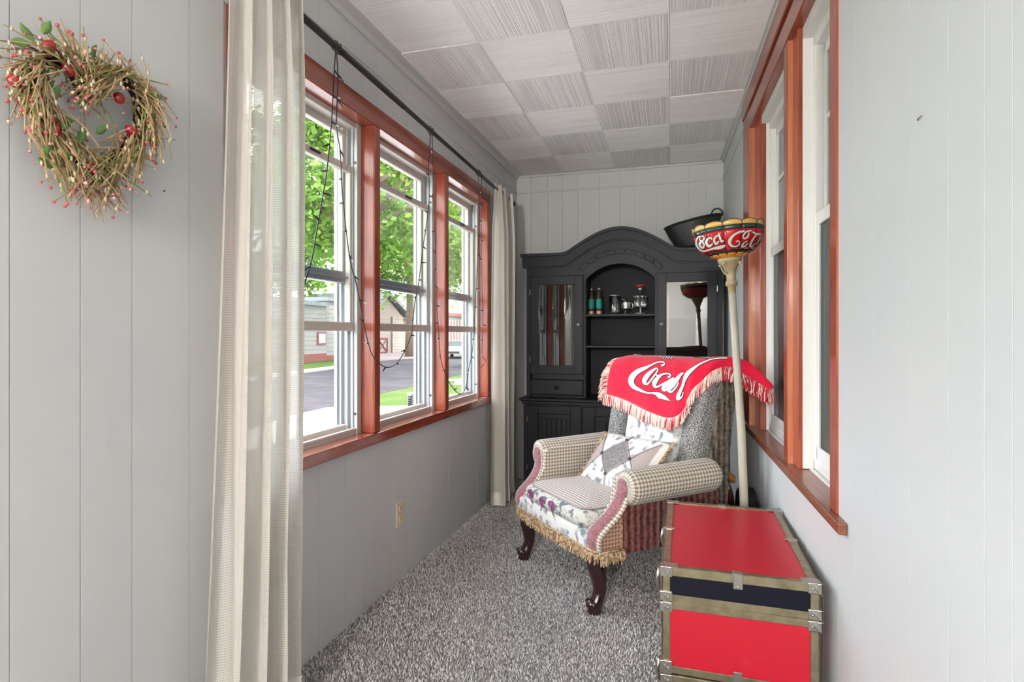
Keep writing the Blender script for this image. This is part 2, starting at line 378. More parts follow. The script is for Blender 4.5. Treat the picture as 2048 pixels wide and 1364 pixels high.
# back wall
wb = sempty('wall_back', (-.4, YB, 0))
MB().box(-1.6, .75, YB + .007, YB + .15, 0, ZC + .05).build('wall_core', 'wall', wb)
gb = [-1.199, -1.077, -.938, -.82, -.698, -.526, -.369, -.259, -.099, .029, .134, .259, .379]
for a, b in zip(gb, gb[1:]):
    for z0, z1 in ((0, SEAM - .004), (SEAM + .004, ZC)):
        plank(MB(), a, b, z0, z1, axis='x').build('plank', 'wall', wb, xf=lambda p: (p[0], p[1] + YB + .007, p[2]))
# right wall
RW = (1.655, 3.33, .668, 2.27)
wr = sempty('wall_right', (.42, 1, 0))
mb = MB(); wallslab(mb, [(1.60, 3.30, .69, 2.26)], YF, YB + .1, .007, .17); mb.build('wall_core', 'wall', wr, xf=RX)
gr = [-.2, -.04, .09, .23, .36, .48, .60, .71, .80, .897, .964, 1.07, 1.213, 1.40, 1.53, 1.655, 1.79, 1.994, 2.14, 2.26, 2.42, 2.55, 2.72, 2.86, 3.0, 3.13, 3.33, 3.46, 3.58, 3.75, 3.88, 4.02, 4.16, 4.29, 4.418]
for a, b in zip(gr, gr[1:]):
    inwin = b > RW[0] + .01 and a < RW[1] - .01
    segs = [(0, RW[2] + .002)] if inwin else [(0, SEAM - .004), (SEAM + .004, ZC)]
    for z0, z1 in segs:
        plank(MB(), a, b, z0, z1).build('plank', 'wall', wr, xf=lambda p: RX((.007 - p[0], p[1], p[2])))
# wall behind the camera, with a panelled door
wf = struct(MB().box(-1.6, .75, YF - .12, YF, 0, ZC + .05).build('wall_front', 'wall'))
dr = sempty('door_1', (-.45, YF, 0)); MB().box(-.88, -.02, YF, YF + .04, .01, 2.03).build('door_leaf', 'vinyl', dr, bev=.004)
for z0, z1 in ((.2, .9), (1.1, 1.85)): MB().box(-.76, -.14, YF + .04, YF + .05, z0, z1).build('door_panel', 'vinyl', dr, bev=.004)
MB().sphere((-.10, YF + .08, 1.0), .028).build('door_knob', 'steel', dr, smooth=True)
# ---- ceiling
ce = sempty('ceiling', (-.4, 2, ZC)); MB().box(-1.7, 4.2, YF - .12, YB + .2, ZC + .012, ZC + .16).build('ceiling_core', 'ceil', ce)
def tile_mesh(seed, deep):
    r = random.Random(seed); s = .2; prof = [(-s, .010)]
    prof.append((-s, .001)); x = -s + .002
    while x < s - .006:
        w = r.choice((.0025, .003, .004, .007, .010) if deep else (.004, .006, .009, .014)); d = r.choice((.002, .003, .004) if deep else (.0006, .001, .0016)); g = r.choice((.0012, .0016, .0022))
        prof += [(x, 0), (x + w, 0), (x + w + .0005, d), (x + w + g, d)]; x += w + g + .0006
    prof += [(s, .001), (s, .010)]
    mb = MB(); vs = [(p[0], y, p[1]) for y in (-s, s) for p in prof]; n = len(prof)
    fs = [(i, i + 1, n + i + 1, n + i) for i in range(n - 1)] + [tuple(range(n)), tuple(range(2 * n - 1, n - 1, -1))]
    return mb.add(vs, fs).mesh('ceiling_tile')
TM = [tile_mesh(i, i < 3) for i in range(6)]
for t in TM: t.materials.append(M['ceil'])
colx = [-1.205, -.806, -.406, -.002, .385]
for r in range(23):
    y1 = YB - .028 - .411 * r; y0 = y1 - .411
    for c in range(4):
        o = put('ceiling_tile', TM[(r * 2 + c) % 3 + (0 if (r + c) % 2 == 0 else 3)], 'ceil', ce); x0, x1 = colx[c], colx[c + 1]
        if c == 3: x1 = XR((y0 + y1) / 2) - .012
        dz = random.choice((0, 0, .0015, .003))
        o.location = ((x0 + x1) / 2, (y0 + y1) / 2, ZC - dz - .004)
        wx, wy = (x1 - x0 - .002) / .4, (y1 - y0 - .002) / .4
        if (r + c) % 2 == 0: o.scale = (wx, wy, 1)
        else: o.rotation_euler = (0, 0, PI / 2); o.scale = (wy, wx, 1)
# ---- mouldings
k = 0
def trim(mb, m='wall', xf=None, bev=.002):
    global k; k += 1; return struct(mb.build('trim_%d' % k, m, None, xf, bev))
trim(MB().prism([(0, ZC - .03), (.012, ZC - .03), (.020, ZC - .012), (.06, ZC - .006), (.06, ZC + .004), (0, ZC + .004)], YF, YB, 'xz'), xf=lambda p: LX(p))
trim(MB().prism([(0, ZC - .022), (-.010, ZC - .022), (-.014, ZC - .008), (-.03, ZC - .006), (-.03, ZC), (0, ZC)], YF, YB, 'xz'), xf=lambda p: RX(p))
trim(MB().prism([(YB, ZC - .022), (YB - .010, ZC - .022), (YB - .016, ZC - .006), (YB - .03, ZC - .005), (YB - .03, ZC), (YB, ZC)], -1.19, .37, 'yz'))
trim(MB().box(-.001, .006, -.02, YB, SEAM - .008, SEAM + .008), xf=LX); trim(MB().box(-1.19, .37, YB - .006, YB + .001, SEAM - .008, SEAM + .008))
trim(MB().box(-.006, .001, 3.33, YB, SEAM - .008, SEAM + .008), xf=RX)
# ---- red window frame, left wall
rf = sempty('trim_%d' % (k + 1), (XL(2.5), 2.5, .7)); k += 1
MB().box(-.045, .030, LWIN[0], LWIN[1] + .03, .700, .745).build('window_stool', 'woodgloss', rf, xf=LX, bev=.004, seg=2)
MB().box(-.16, -.045, 1.43, 3.655, .700, .742).build('sill_inner', 'vinyl', rf, xf=LX)
MB().box(-.05, .020, LWIN[0], LWIN[1], 2.065, 2.150).build('head_casing', 'woody', rf, xf=LX, bev=.003)
MULL = [(1.375, 1.43), (2.169, 2.222), (2.928, 2.984), (3.653, 3.705)]
for i, (a, b) in enumerate(MULL):
    o = MB().box(-.05, .018, a, b, .745, 2.066).build('mullion' if 0 < i < 3 else 'jamb', 'wood', rf, xf=LX, bev=.003)
    MB().box(.018, .021, a, a + .012, .75, 2.06).build('bead', 'wood', o, xf=LX, bev=.001)
# ---- the double-hung windows in the left wall
def sash(name, par, o0, o1, y0, y1, z0, z1, st, top, bot, mtop, mbot):
    w = MB().box(o0, o1, y0, y0 + st, z0, z1).box(o0, o1, y1 - st, y1, z0, z1).build(name, 'cream', par, xf=LX, bev=.002)
    MB().box(o0 - .004, o1 + .006, y0, y1, z0, z0 + bot).build('bottom_rail', mbot, w, xf=LX, bev=.003)
    MB().box(o0 - .002, o1 + .003, y0, y1, z1 - top, z1).build('top_rail', mtop, w, xf=LX, bev=.003)
    c = (o0 + o1) / 2
    MB().box(c - .002, c + .002, y0 + st, y1 - st, z0 + bot, z1 - top).build('pane', 'pane', w, xf=LX)
    return w
for i in range(3):
    a, b = MULL[i][1], MULL[i + 1][0]
    w = sempty('window_%d' % (i + 1), (XL(a), (a + b) / 2, .75))
    fr = MB(); fd = MB()
    for q_, (o0, o1, th) in enumerate(((-.058, -.045, .030), (-.066, -.058, .024), (-.074, -.066, .030), (-.094, -.074, .014), (-.100, -.094, .028), (-.124, -.100, .014), (-.130, -.124, .028), (-.146, -.130, .016), (-.16, -.146, .026))):
        (fd if q_ in (1, 3, 5, 7) else fr).box(o0, o1, a, a + th, .742, 2.10).box(o0, o1, b - th, b, .742, 2.10)
    fr.build('side_track', 'track', w, xf=LX, bev=.001); fd.build('side_channel', 'greyrail', w, xf=LX)
    MB().box(-.16, -.050, a, b, 2.045, 2.10).build('head_track', 'cream', w, xf=LX, bev=.002)
    MB().box(-.16, -.052, a, b, .742, .758).box(-.068, -.05, a, b, .758, .770).box(-.128, -.10, a, b, .758, .782).build('sill_track', 'cream', w, xf=LX, bev=.002)
    up = sash('upper_sash', w, -.125, -.100, a + .022, b - .022, 1.385, 2.05, .032, .035, .050, 'cream', 'greyrail')
    MB().box(-.098, -.078, a + .022, b - .022, 1.405, 1.412).build('rail_lip', 'greyrail', up, xf=LX)
    lo = sash('lower_sash', w, -.094, -.070, a + .018, b - .018, 1.182, 1.885, .026, .030, .038, 'cream', 'cream')
    m_ = (a + b) / 2 + .08
    MB().tube([LX((-.085, m_ + .022 * math.cos(t), 1.432 + .028 * math.sin(t))) for t in np.linspace(0, PI, 8)], .003, 5).build('sash_latch', 'greyrail', up)
    MB().tube([LX((-.066, m_ + .03 * q, 1.872)) for q in (-1, 1)], .006, 5).build('sash_pull', 'black', lo)
    for z in (.83, 1.9): MB().lathe([(.0001, 0), (.006, 0), (.006, .003), (.0001, .003)], 8, Matrix.Translation(LX((-.055, b - .0302, z))) @ Matrix.Rotation(PI / 2, 4, 'X')).build('track_button', 'black', w)
# added window bank behind the camera, unseen, lets in extra daylight
w = sempty('window_4', (XL(-2), -1.9, .75))
mb = MB(); wy = [-4.2 + .93 * i for i in range(6)]
for y in wy: mb.box(-.13, -.06, y - .025 if y > -4.2 else y, y + .025 if y < .44 else y, .75, 2.1)
mb.box(-.13, -.06, -4.2, .45, .75, .80).box(-.13, -.06, -4.2, .45, 2.05, 2.1).box(-.12, -.07, -4.2, .45, 1.40, 1.45)
mb.build('window_frame', 'vinyl', w, xf=LX, bev=.003)
for y0, y1 in zip(wy, wy[1:]):
    for z0, z1 in ((.8, 1.4), (1.45, 2.05)): MB().box(-.097, -.093, y0 + .025, y1 - .025, z0, z1).build('pane', 'pane', w, xf=LX)
# ---- house windows in the right wall: red frame, white recess, vinyl sashes
rr = sempty('trim_%d' % (k + 1), (.40, 2.4, .70)); k += 1
MB().box(-.022, .14, 1.60, 3.20, .668, .698).box(-.022, -.001, 1.575, 1.605, .668, .698).build('window_stool', 'sillwood', rr, xf=RX, bev=.004, seg=2)
FA, FB, FC = 3.365, 3.16, 2.995          # far jamb steps
MB().box(-.006, .03, FB, FA, .698, ZC - .012).build('outer_jamb', 'wood', rr, xf=RX, bev=.002)
MB().box(-.004, .03, FB - .004, FB + .002, .698, 2.30).build('middle_jamb', 'woodlit', rr, xf=RX)
MB().box(.022, .05, FC, FB, .698, 2.25).build('inner_jamb', 'wood', rr, xf=RX, bev=.002)
MB().box(-.014, .03, 1.60, FA, 2.345, ZC - .012).build('head_casing', 'woody', rr, xf=RX, bev=.004)
MB().box(.004, .03, 1.60, FB + .03, 2.322, 2.347).build('head_groove', 'wood', rr, xf=RX, bev=.002)
MB().box(-.006, .04, 1.60, FB + .03, 2.238, 2.325).build('lower_head', 'woody', rr, xf=RX, bev=.004)
mu = MB().box(-.003, .03, 2.255, 2.315, .698, 2.24).build('mullion', 'wood', rr, xf=RX, bev=.002)
MB().box(-.001, .03, 2.2515, 2.2565, .698, 2.24).build('mullion_strip', 'woodlit', mu, xf=RX)
MB().box(.015, .03, 2.173, 2.253, .698, 2.24).build('mullion_edge', 'wood', mu, xf=RX, bev=.002)
jn = MB().box(-.006, .03, 1.652, 1.71, .698, 2.24).build('near_jamb', 'wood', rr, xf=RX, bev=.002)
# white recess boards
wc = sempty('trim_%d' % (k + 1), (.45, 2.4, .73)); k += 1
MB().box(.05, .15, FC - .001, FB, .70, 2.25).build('far_reveal', 'vinyl', wc, xf=RX, bev=.001)
MB().box(.03, .15, 2.172, 2.315, .70, 2.25).build('mullion_box', 'vinyl', wc, xf=RX, bev=.001)
MB().box(.03, .15, 1.56, 1.71, .70, 2.25).build('near_reveal', 'vinyl', wc, xf=RX, bev=.001)
MB().box(.03, .15, 1.56, FB, 2.20, 2.25).build('head_reveal', 'vinyl', wc, xf=RX, bev=.001)
MB().box(.052, .15, 1.56, FB, .69, .703).build('sill_board', 'vinyl', wc, xf=RX, bev=.001)
for i, (a, b) in enumerate(((2.315, FC), (1.71, 2.172))):
    w = sempty('window_%d' % (5 + i), (.48, (a + b) / 2, .71))
    mb = MB().box(.064, .15, a, a + .016, .705, 2.2).box(.064, .15, b - .016, b, .705, 2.2).box(.064, .15, a, b, 2.165, 2.2).box(.064, .15, a, b, .705, .738)
    mb.build('window_frame', 'vinyl', w, xf=RX, bev=.003)
    for nm, o0, z0, z1 in (('upper_sash', .092, 1.545, 2.17), ('lower_sash', .069, .738, 1.585)):
        s_ = MB().box(o0, o0 + .022, a + .016, a + .038, z0, z1).box(o0, o0 + .022, b - .038, b - .016, z0, z1).box(o0, o0 + .022, a + .016, b - .016, z0, z0 + .045).box(o0, o0 + .022, a + .016, b - .016, z1 - .042, z1).build(nm, 'vinyl', w, xf=RX, bev=.003)
        MB().box(o0 + .008, o0 + .011, a + .034, b - .034, z0 + .04, z1 - .04).build('pane', 'houseglass' if nm == 'upper_sash' else 'screenglass', s_, xf=RX)
        if nm == 'upper_sash': MB().box(o0 + .003, o0 + .018, a + .034, b - .034, 1.90, 1.915).build('muntin', 'vinyl', s_, xf=RX)
# the house behind those windows
M['housewall'] = mat('house_inner_wall', (.30, .31, .32), .8, .2)
hw = sempty('wall_house', (2.4, 2.4, 0))
mb = MB(); wallslab(mb, [(.6, 3.9, .85, 2.1)], YF - .1, YB + .2, 4.05, 4.2); mb.build('wall_core', 'housewall', hw)
w = sempty('window_7', (4.1, 2.2, .85)); mb = MB().box(4.08, 4.14, .6, 3.9, .85, .91).box(4.08, 4.14, .6, 3.9, 2.04, 2.1)  # added unseen window, lets sky light into the dark house room
for y in (.6, 1.68, 2.76, 3.84): mb.box(4.08, 4.14, y, y + .06, .9, 2.05)
mb.build('window_frame', 'vinyl', w, bev=.003)
for y in (.66, 1.74, 2.82): MB().box(4.105, 4.11, y, y + 1.02, .91, 2.04).build('pane', 'pane', w)
MB().box(.75, 4.2, YB + .05, YB + .2, 0, ZC + .05).build('wall_core', 'housewall', hw)
MB().box(.75, 4.2, YF - .12, YF, 0, ZC + .05).build('wall_core', 'housewall', hw)
struct(MB().box(.75, 4.2, YF - .1, YB + .2, -.12, 0).build('floor_house', mat('house_floor', (.16, .11, .07), .5, .4)))
for i, (a, b, lb) in enumerate(((2.34, 2.66, 'white sheer curtain hanging inside the far house window'), (1.60, 1.95, 'white sheer curtain hanging inside the near house window'))):
    def cf(u, v, a=a, b=b): y = a + (b - a) * u; return (XR(y) + .20 + .012 * math.sin(u * 40), y, .7 + 1.5 * v)
    o = MB().grid(cf, 60, 2, lambda u, v: (u, v)).build('sheer_curtain', 'hem', None, smooth=True)
    tag(o, lb, 'curtain', 'sheer curtains inside the house')
# ================================================================== CURTAINS, ROD, STRING LIGHTS
def rodp(Y, off=.09): return Vector((XL(Y) + off, Y, 2.206 - .031 * (Y - 1.62)))
rod = thing('curtain_rod', 'long thin black curtain rod above the row of windows', 'curtain rod', tuple(rodp(2.5)))
MB().tube([rodp(1.33), rodp(2.3)], .0125, 10).build('rod_sleeve', 'black', rod, smooth=True)
MB().tube([rodp(2.25), rodp(4.02)], .0105, 10).build('rod_inner', 'black', rod, smooth=True)
for Y in (1.345, 3.98):
    p = rodp(Y); MB().tube([(XL(Y) + .002, Y, p.z - .03), (XL(Y) + .05, Y, p.z - .025), (p.x, Y, p.z - .013)], .006, 6).box(XL(Y), XL(Y) + .006, Y - .012, Y + .012, p.z - .07, p.z + .02).build('bracket', 'black', rod)
p = rodp(4.02); MB().sphere(p, .02, 12, 8).build('finial', 'black', rod, smooth=True)
def curtain(name, label, m, yt, yb, z1, nf, amp, seed, off=.09, rings=False):
    r = random.Random(seed); ph = [r.uniform(0, 6) for _ in range(4)]
    t = thing(name, label, 'curtain', (XL(yb[0]) + off, (yb[0] + yb[1]) / 2, .02), group=None)
    def cf(u, v):
        z = .022 + (z1 - .022) * v
        a = yt[0] * v ** .7 + yb[0] * (1 - v ** .7); b = yt[1] * v ** .7 + yb[1] * (1 - v ** .7)
        uu = u + .018 * math.sin(2 * PI * u * 2 + ph[0] + 1.4 * v)
        y = a + (b - a) * uu
        w = math.sin(2 * PI * nf * uu + ph[1] + .5 * math.sin(3 * v + ph[2]))
        x = XL(y) + off + amp * (.8 + .25 * (1 - v)) * (1 - .55 * max(0, (v - .85) / .15)) * w * (.75 + .25 * math.sin(7 * u + ph[3])) + .006 * math.sin(2 * PI * nf * 2.3 * u + ph[2] + 2 * v)
        y += .4 * amp * math.cos(2 * PI * nf * uu + ph[1])
        return (max(x, XL(y) + .033), y, z)
    o = MB().grid(cf, 170, 40, lambda u, v: (u * 1.0, v * 2.2)).build('cloth', m, t, smooth=True)
    MB().grid(lambda u, v: tuple(Vector(cf(u, v * .04)) + Vector((.0022, 0, 0))), 170, 2, lambda u, v: (u, v)).build('hem', 'hem', t, smooth=True)
    for u in (0, 1): MB().grid(lambda q, v, u=u: tuple(Vector(cf(abs(u - q * .03), v)) + Vector((.0022, 0, 0))), 6, 40, lambda q, v: (q, v)).build('side_hem', 'hem', t, smooth=True)
    if rings:
        for i in range(5):
            u = (i + .5) / 5; q = Vector(cf(u, .985)); R = rodp(q.y)
            MB().tube([(R.x + .019 * math.cos(s), q.y, R.z + .019 * math.sin(s)) for s in np.linspace(0, 2 * PI, 14)], .003, 5).build('grommet', 'steel', t, smooth=True)
    return t
curtain('sheer_curtain', 'tall sheer off-white curtain panel nearest the heart wreath', 'sheer', (1.262, 1.545), (1.165, 1.53), 2.26, 4.0, .042, 3, off=.128)
curtain('linen_curtain', 'off-white curtain panel gathered beside the black cabinet', 'linen', (3.60, 3.90), (3.56, 3.95), 2.175, 3.5, .05, 5, off=.10, rings=True)
# string lights, hanging from the rod in loops
def SP(l, off=.10): return [onL(x, y, off) for x, y in l]
st = thing('string_lights', 'black wired string of fairy lights looped from the curtain rod across the windows', 'string lights', tuple(rodp(2.4)))
runs = [[(672, 92), (668, 150), (664, 230), (655, 330), (645, 395), (632, 470), (622, 525), (606, 580), (598, 640)],
        [(672, 92), (676, 160), (673, 250), (680, 300), (684, 380), (690, 440), (700, 520), (712, 565), (722, 615), (735, 680), (748, 715), (775, 735), (800, 718), (822, 670), (829, 610), (838, 560), (845, 500), (852, 455), (858, 400), (857, 330), (861, 266)],
        [(864, 266), (866, 330), (866, 400), (870, 490), (873, 600), (877, 660), (882, 720), (897, 762), (916, 786), (930, 779), (938, 735), (946, 690), (951, 600), (955, 520), (958, 440), (958, 390), (956, 345)],
        [(964, 352), (962, 400), (963, 480), (964, 570), (966, 640), (964, 705), (971, 722), (962, 735)]]
for i, rn in enumerate(runs):
    P = catmull(SP(rn), 7)
    MB().tube(P, .0022, 5).build('cord', 'black', st, smooth=True)
    L = 0
    for a, b in zip(P, P[1:]):
        L += (b - a).length
        if L > .082:
            L = 0; s = random.choice((-1, 1)); d = Vector((random.uniform(-.1, .3), s * random.uniform(.5, 1), random.uniform(-.5, .25))).normalized()
            e = MB().tube([b, b + d * .018], .0034, 5).build('bulb_socket', 'black', st)
            MB().tube([b + d * .018, b + d * .032, b + d * .035], [.0024, .0024, .0006], 5).build('bulb', 'print_white' if random.random() < .3 else 'black', e)
for Y in (SP([(672, 92)])[0].y, SP([(862, 266)])[0].y, SP([(958, 348)])[0].y):
    R = rodp(Y); MB().tube([(R.x + .016 * math.cos(s), Y + .004 * s, R.z + .016 * math.sin(s)) for s in np.linspace(0, 4 * PI, 24)], .002, 5).build('cord_loop', 'black', st)
# wall outlet
ot = thing('wall_outlet', 'ivory duplex wall outlet low on the grey panelled wall', 'outlet', (XL(2.43), 2.43, .26))
MB().box(0, .006, 2.395, 2.465, .262, .378).build('cover_plate', 'ivory', ot, xf=LX, bev=.002)
for z in (.295, .345):
    so_ = MB().prism([(2.43 + .017 * math.cos(t), z + .015 * math.sin(t)) for t in np.linspace(0, 2 * PI, 16)[:-1]], .006, .009, 'yz').build('socket', 'ivory', ot, xf=LX)
    for dy in (-.006, .006): MB().box(.009, .0095, 2.43 + dy - .001, 2.43 + dy + .001, z - .002, z + .008).build('slot', 'dark', so_, xf=LX)
MB().lathe([(.0001, .0075), (.0035, .0075), (.0035, .005)], 8, Matrix.Translation(LX((0, 2.43, .32))) @ Matrix.Rotation(PI / 2, 4, 'Y')).build('screw', 'steel', ot)
# ================================================================== WREATH
wre = thing('heart_wreath', 'heart-shaped twig wreath with red pods and green leaves on the left wall', 'wreath', tuple(onL(168, 195, .02)))
hp = [(168, 188), (142, 140), (100, 122), (65, 140), (58, 185), (82, 240), (112, 285), (142, 318), (176, 336), (215, 322), (254, 292), (278, 245), (274, 192), (248, 158), (214, 148), (186, 168), (168, 188)]
H = catmull([onL(x, y, .035) for x, y in hp], 10)
MB().tube(H, .013, 7).build('vine_ring', mat('dark_vine', (.035, .02, .018), .8, .2), wre, smooth=True)
tw = {'straw_twigs': MB(), 'olive_twigs': MB()}; berry = MB(); cream = MB()
NH = len(H)
for i in range(620):
    j = random.randrange(NH); p = H[j]; t = (H[(j + 2) % NH] - H[j - 2]).normalized()
    near = min(j, NH - j) < 12
    if (t.z > 0 and random.random() < .85) != near: t = -t
    wide = 1.7 if 40 < j < 95 else 1.0
    n = Vector((1, 0, 0)); s = t.cross(n)
    down = Vector((0, 0, -1)) * random.uniform(0, .5) * (1 if p.z < onL(160, 200, .03).z else .15)
    d = (t * random.uniform(.8, 1.3) + n * random.uniform(.0, .45) + s * random.uniform(-.36, .36) + down).normalized(); L = random.uniform(.05, .115)
    a = p + Vector((random.uniform(-.01, .022), random.uniform(-.021, .021) * wide, random.uniform(-.021, .021) * wide)); b = a + d * L * .5 + n * .012; c = a + d * L + down * .04 + n * random.uniform(-.012, .01)
    for q in (a, b, c): q.x = max(q.x, XL(q.y) + .006)
    key = 'straw_twigs' if random.random() < .68 else 'olive_twigs'
    tw[key].tube([a, (a + b) / 2 + n * .004, b, (b + c) / 2, c], [.0019, .0019, .0016, .0013, .0009], 4, caps=False)
    if random.random() < .42: berry.sphere(c, random.uniform(.0028, .0045), 6, 4)
    for q in range(2):
        if random.random() < .5:
            e = a.lerp(c, random.uniform(.4, .95)) + Vector((.004, random.uniform(-.004, .004), random.uniform(-.004, .004))); cream.sphere(e, .0036, 5, 4, (.6, 1, 1.5))
tw['straw_twigs'].build('straw_twigs', mat('straw', (.50, .35, .19), .8, .2, vary=(60, (.36, .22, .11), .4, .7, ONE)), wre)['kind'] = 'stuff'
tw['olive_twigs'].build('olive_twigs', mat('olive_twig', (.25, .22, .08), .8, .2), wre)['kind'] = 'stuff'
berry.build('pip_berries', mat('pink_berry', (.50, .10, .11), .5, .4, vary=(70, (.75, .48, .42), .5, .6, ONE)), wre, smooth=True)['kind'] = 'stuff'
cream.build('cream_buds', mat('cream_bud', (.60, .52, .36), .7, .2), wre, smooth=True)['kind'] = 'stuff'
pod = MB().sphere((0, 0, 0), .014, 10, 7, (.8, 1, .85)).mesh('red_pod', smooth=True); M['pod'] = mat('glossy_red_pod', (.34, .004, .01), .22, .6, coat=.6)
for x, y in ((30, 162), (97, 93), (137, 138), (238, 196), (100, 240), (110, 262), (262, 262), (180, 338), (75, 195)):
    o = put('red_pod', pod, 'pod', wre); o.location = onL(x, y, .058); o.scale = (1, random.uniform(.9, 1.25), random.uniform(.8, 1.15)); o.rotation_euler = (random.uniform(-1, 1), 0, 0)
lfm = MB().grid(lambda u, v: ((.010 * (1 - (2 * u - 1) ** 2) * .4 + .004 * v * v), (u - .5) * .018 * math.sin(PI * min(1, v * .93 + .05)), v * .034), 4, 5).mesh('leaf', smooth=True); M['leafw'] = mat('wreath_leaf', (.09, .19, .05), .55, .3, vary=(30, (.20, .28, .10), .4, .7, ONE))
for x, y in ((20, 82), (68, 82), (85, 68), (140, 100), (190, 165), (203, 155), (175, 152), (240, 140), (85, 175), (60, 210), (110, 200), (160, 285), (115, 275), (75, 315), (90, 312), (60, 180), (120, 240), (185, 118), (212, 135), (295, 192), (150, 310), (135, 250), (65, 140), (215, 252)):
    o = put('leaf', lfm, 'leafw', wre); o.location = onL(x, y, .055); o.rotation_euler = (random.uniform(-2.4, 2.4), random.uniform(-.3, .3), random.uniform(-.4, .4))
# ================================================================== HUTCH CABINET
HX = -.347; YU = 4.11; YD = 4.005; YK = 4.405
hu = thing('china_hutch', 'black two-part hutch cabinet with arched top and glass doors at the end wall', 'cabinet', (HX, 4.2, 0))
mb = MB()
X0, X1 = HX - .69, HX + .69
mb.box(X0, X0 + .022, YU + .02, YK, .70, 1.70).box(X1 - .022, X1, YU + .02, YK, .70, 1.70).box(X0, X1, YK - .012, YK, .70, 1.76)
mb.build('upper_case', 'charcoal', hu)
MB().box(X0 + .02, X1 - .02, YK - .02, YK - .012, .70, 1.70).build('back_panel', 'cabin', hu)
MB().box(X0, X1, YU + .02, YK, 1.70, 1.745).build('case_top', 'charcoal', hu)
for sx in (-1, 1):
    MB().box(HX + sx * .252 - .009, HX + sx * .252 + .009, YU + .02, YK - .02, .70, 1.70).build('divider', 'charcoal', hu)
def smooth01(t): t = max(0, min(1, t)); return t * t * (3 - 2 * t)
def bon(x, flat, top):
    a = abs(x - HX)
    if a > .43: return flat
    if a > .34: t = (.43 - a) / .09; return flat + (top - flat) * .20 * t * t
    t = (.34 - a) / .34; return flat + (top - flat) * (.20 + .80 * math.sin(min(1, t) * PI / 2) ** 1.0)
ZT = lambda x: bon(x, 1.765, 1.935)
ZL = lambda x: bon(x, 1.672, 1.852)
def archz(x):
    a = abs(x - HX)
    if a > .2465: return 1.60
    R = (.2465 ** 2 + .113 ** 2) / (2 * .113); return 1.676 - R + math.sqrt(R * R - a * a)
us = sorted(set(list(np.linspace(X0, HX - .2466, 22)) + list(np.linspace(HX - .2464, HX + .2464, 33)) + list(np.linspace(HX + .2466, X1, 22))))
MB().strip(us, archz, lambda x: ZL(x) + .02, YU, YU + .022).build('frieze', 'charcoal', hu)
us2 = list(np.linspace(HX - .715, HX + .715, 90))
MB().strip(us2, ZL, lambda x: ZT(x) - .018, YU - .028, YU + .02).build('cornice', 'charcoal', hu, bev=.004)
MB().strip(list(np.linspace(HX - .725, HX + .725, 90)), lambda x: ZT(x) - .022, ZT, YU - .045, YU + .03).build('cornice_cap', 'charcoal', hu, bev=.005)
MB().strip(us2, lambda x: ZL(x) - .010, lambda x: ZL(x) + .016, YU - .012, YU + .01).build('cornice_bead', 'charcoal', hu, bev=.003)
for sx in (-1, 1):
    MB().box(HX + sx * .70 - .025, HX + sx * .70 + .02, YU + .02, YK, 1.672, 1.765).build('cornice_return', 'charcoal', hu, bev=.004)
# carved chain on the frieze
R = (.285 ** 2 + .125 ** 2) / (2 * .125); A = math.asin(.285 / R)
for i in range(9):
    a0 = -A + 2 * A * i / 9; a1 = -A + 2 * A * (i + 1.12) / 9; loop = []
    for t in np.linspace(0, 2 * PI, 17):
        ax = (a0 + a1) / 2 + (a1 - a0) / 2 * math.copysign(abs(math.cos(t)) ** .55, math.cos(t)); rr_ = R + .016 * math.copysign(abs(math.sin(t)) ** .6, math.sin(t)) - .004 * math.cos(t)
        loop.append((HX + rr_ * math.sin(ax), YU - .001, 1.762 - R + rr_ * math.cos(ax)))
    MB().tube(loop, .0022, 5, caps=False).build('carved_link', 'cabin', hu)
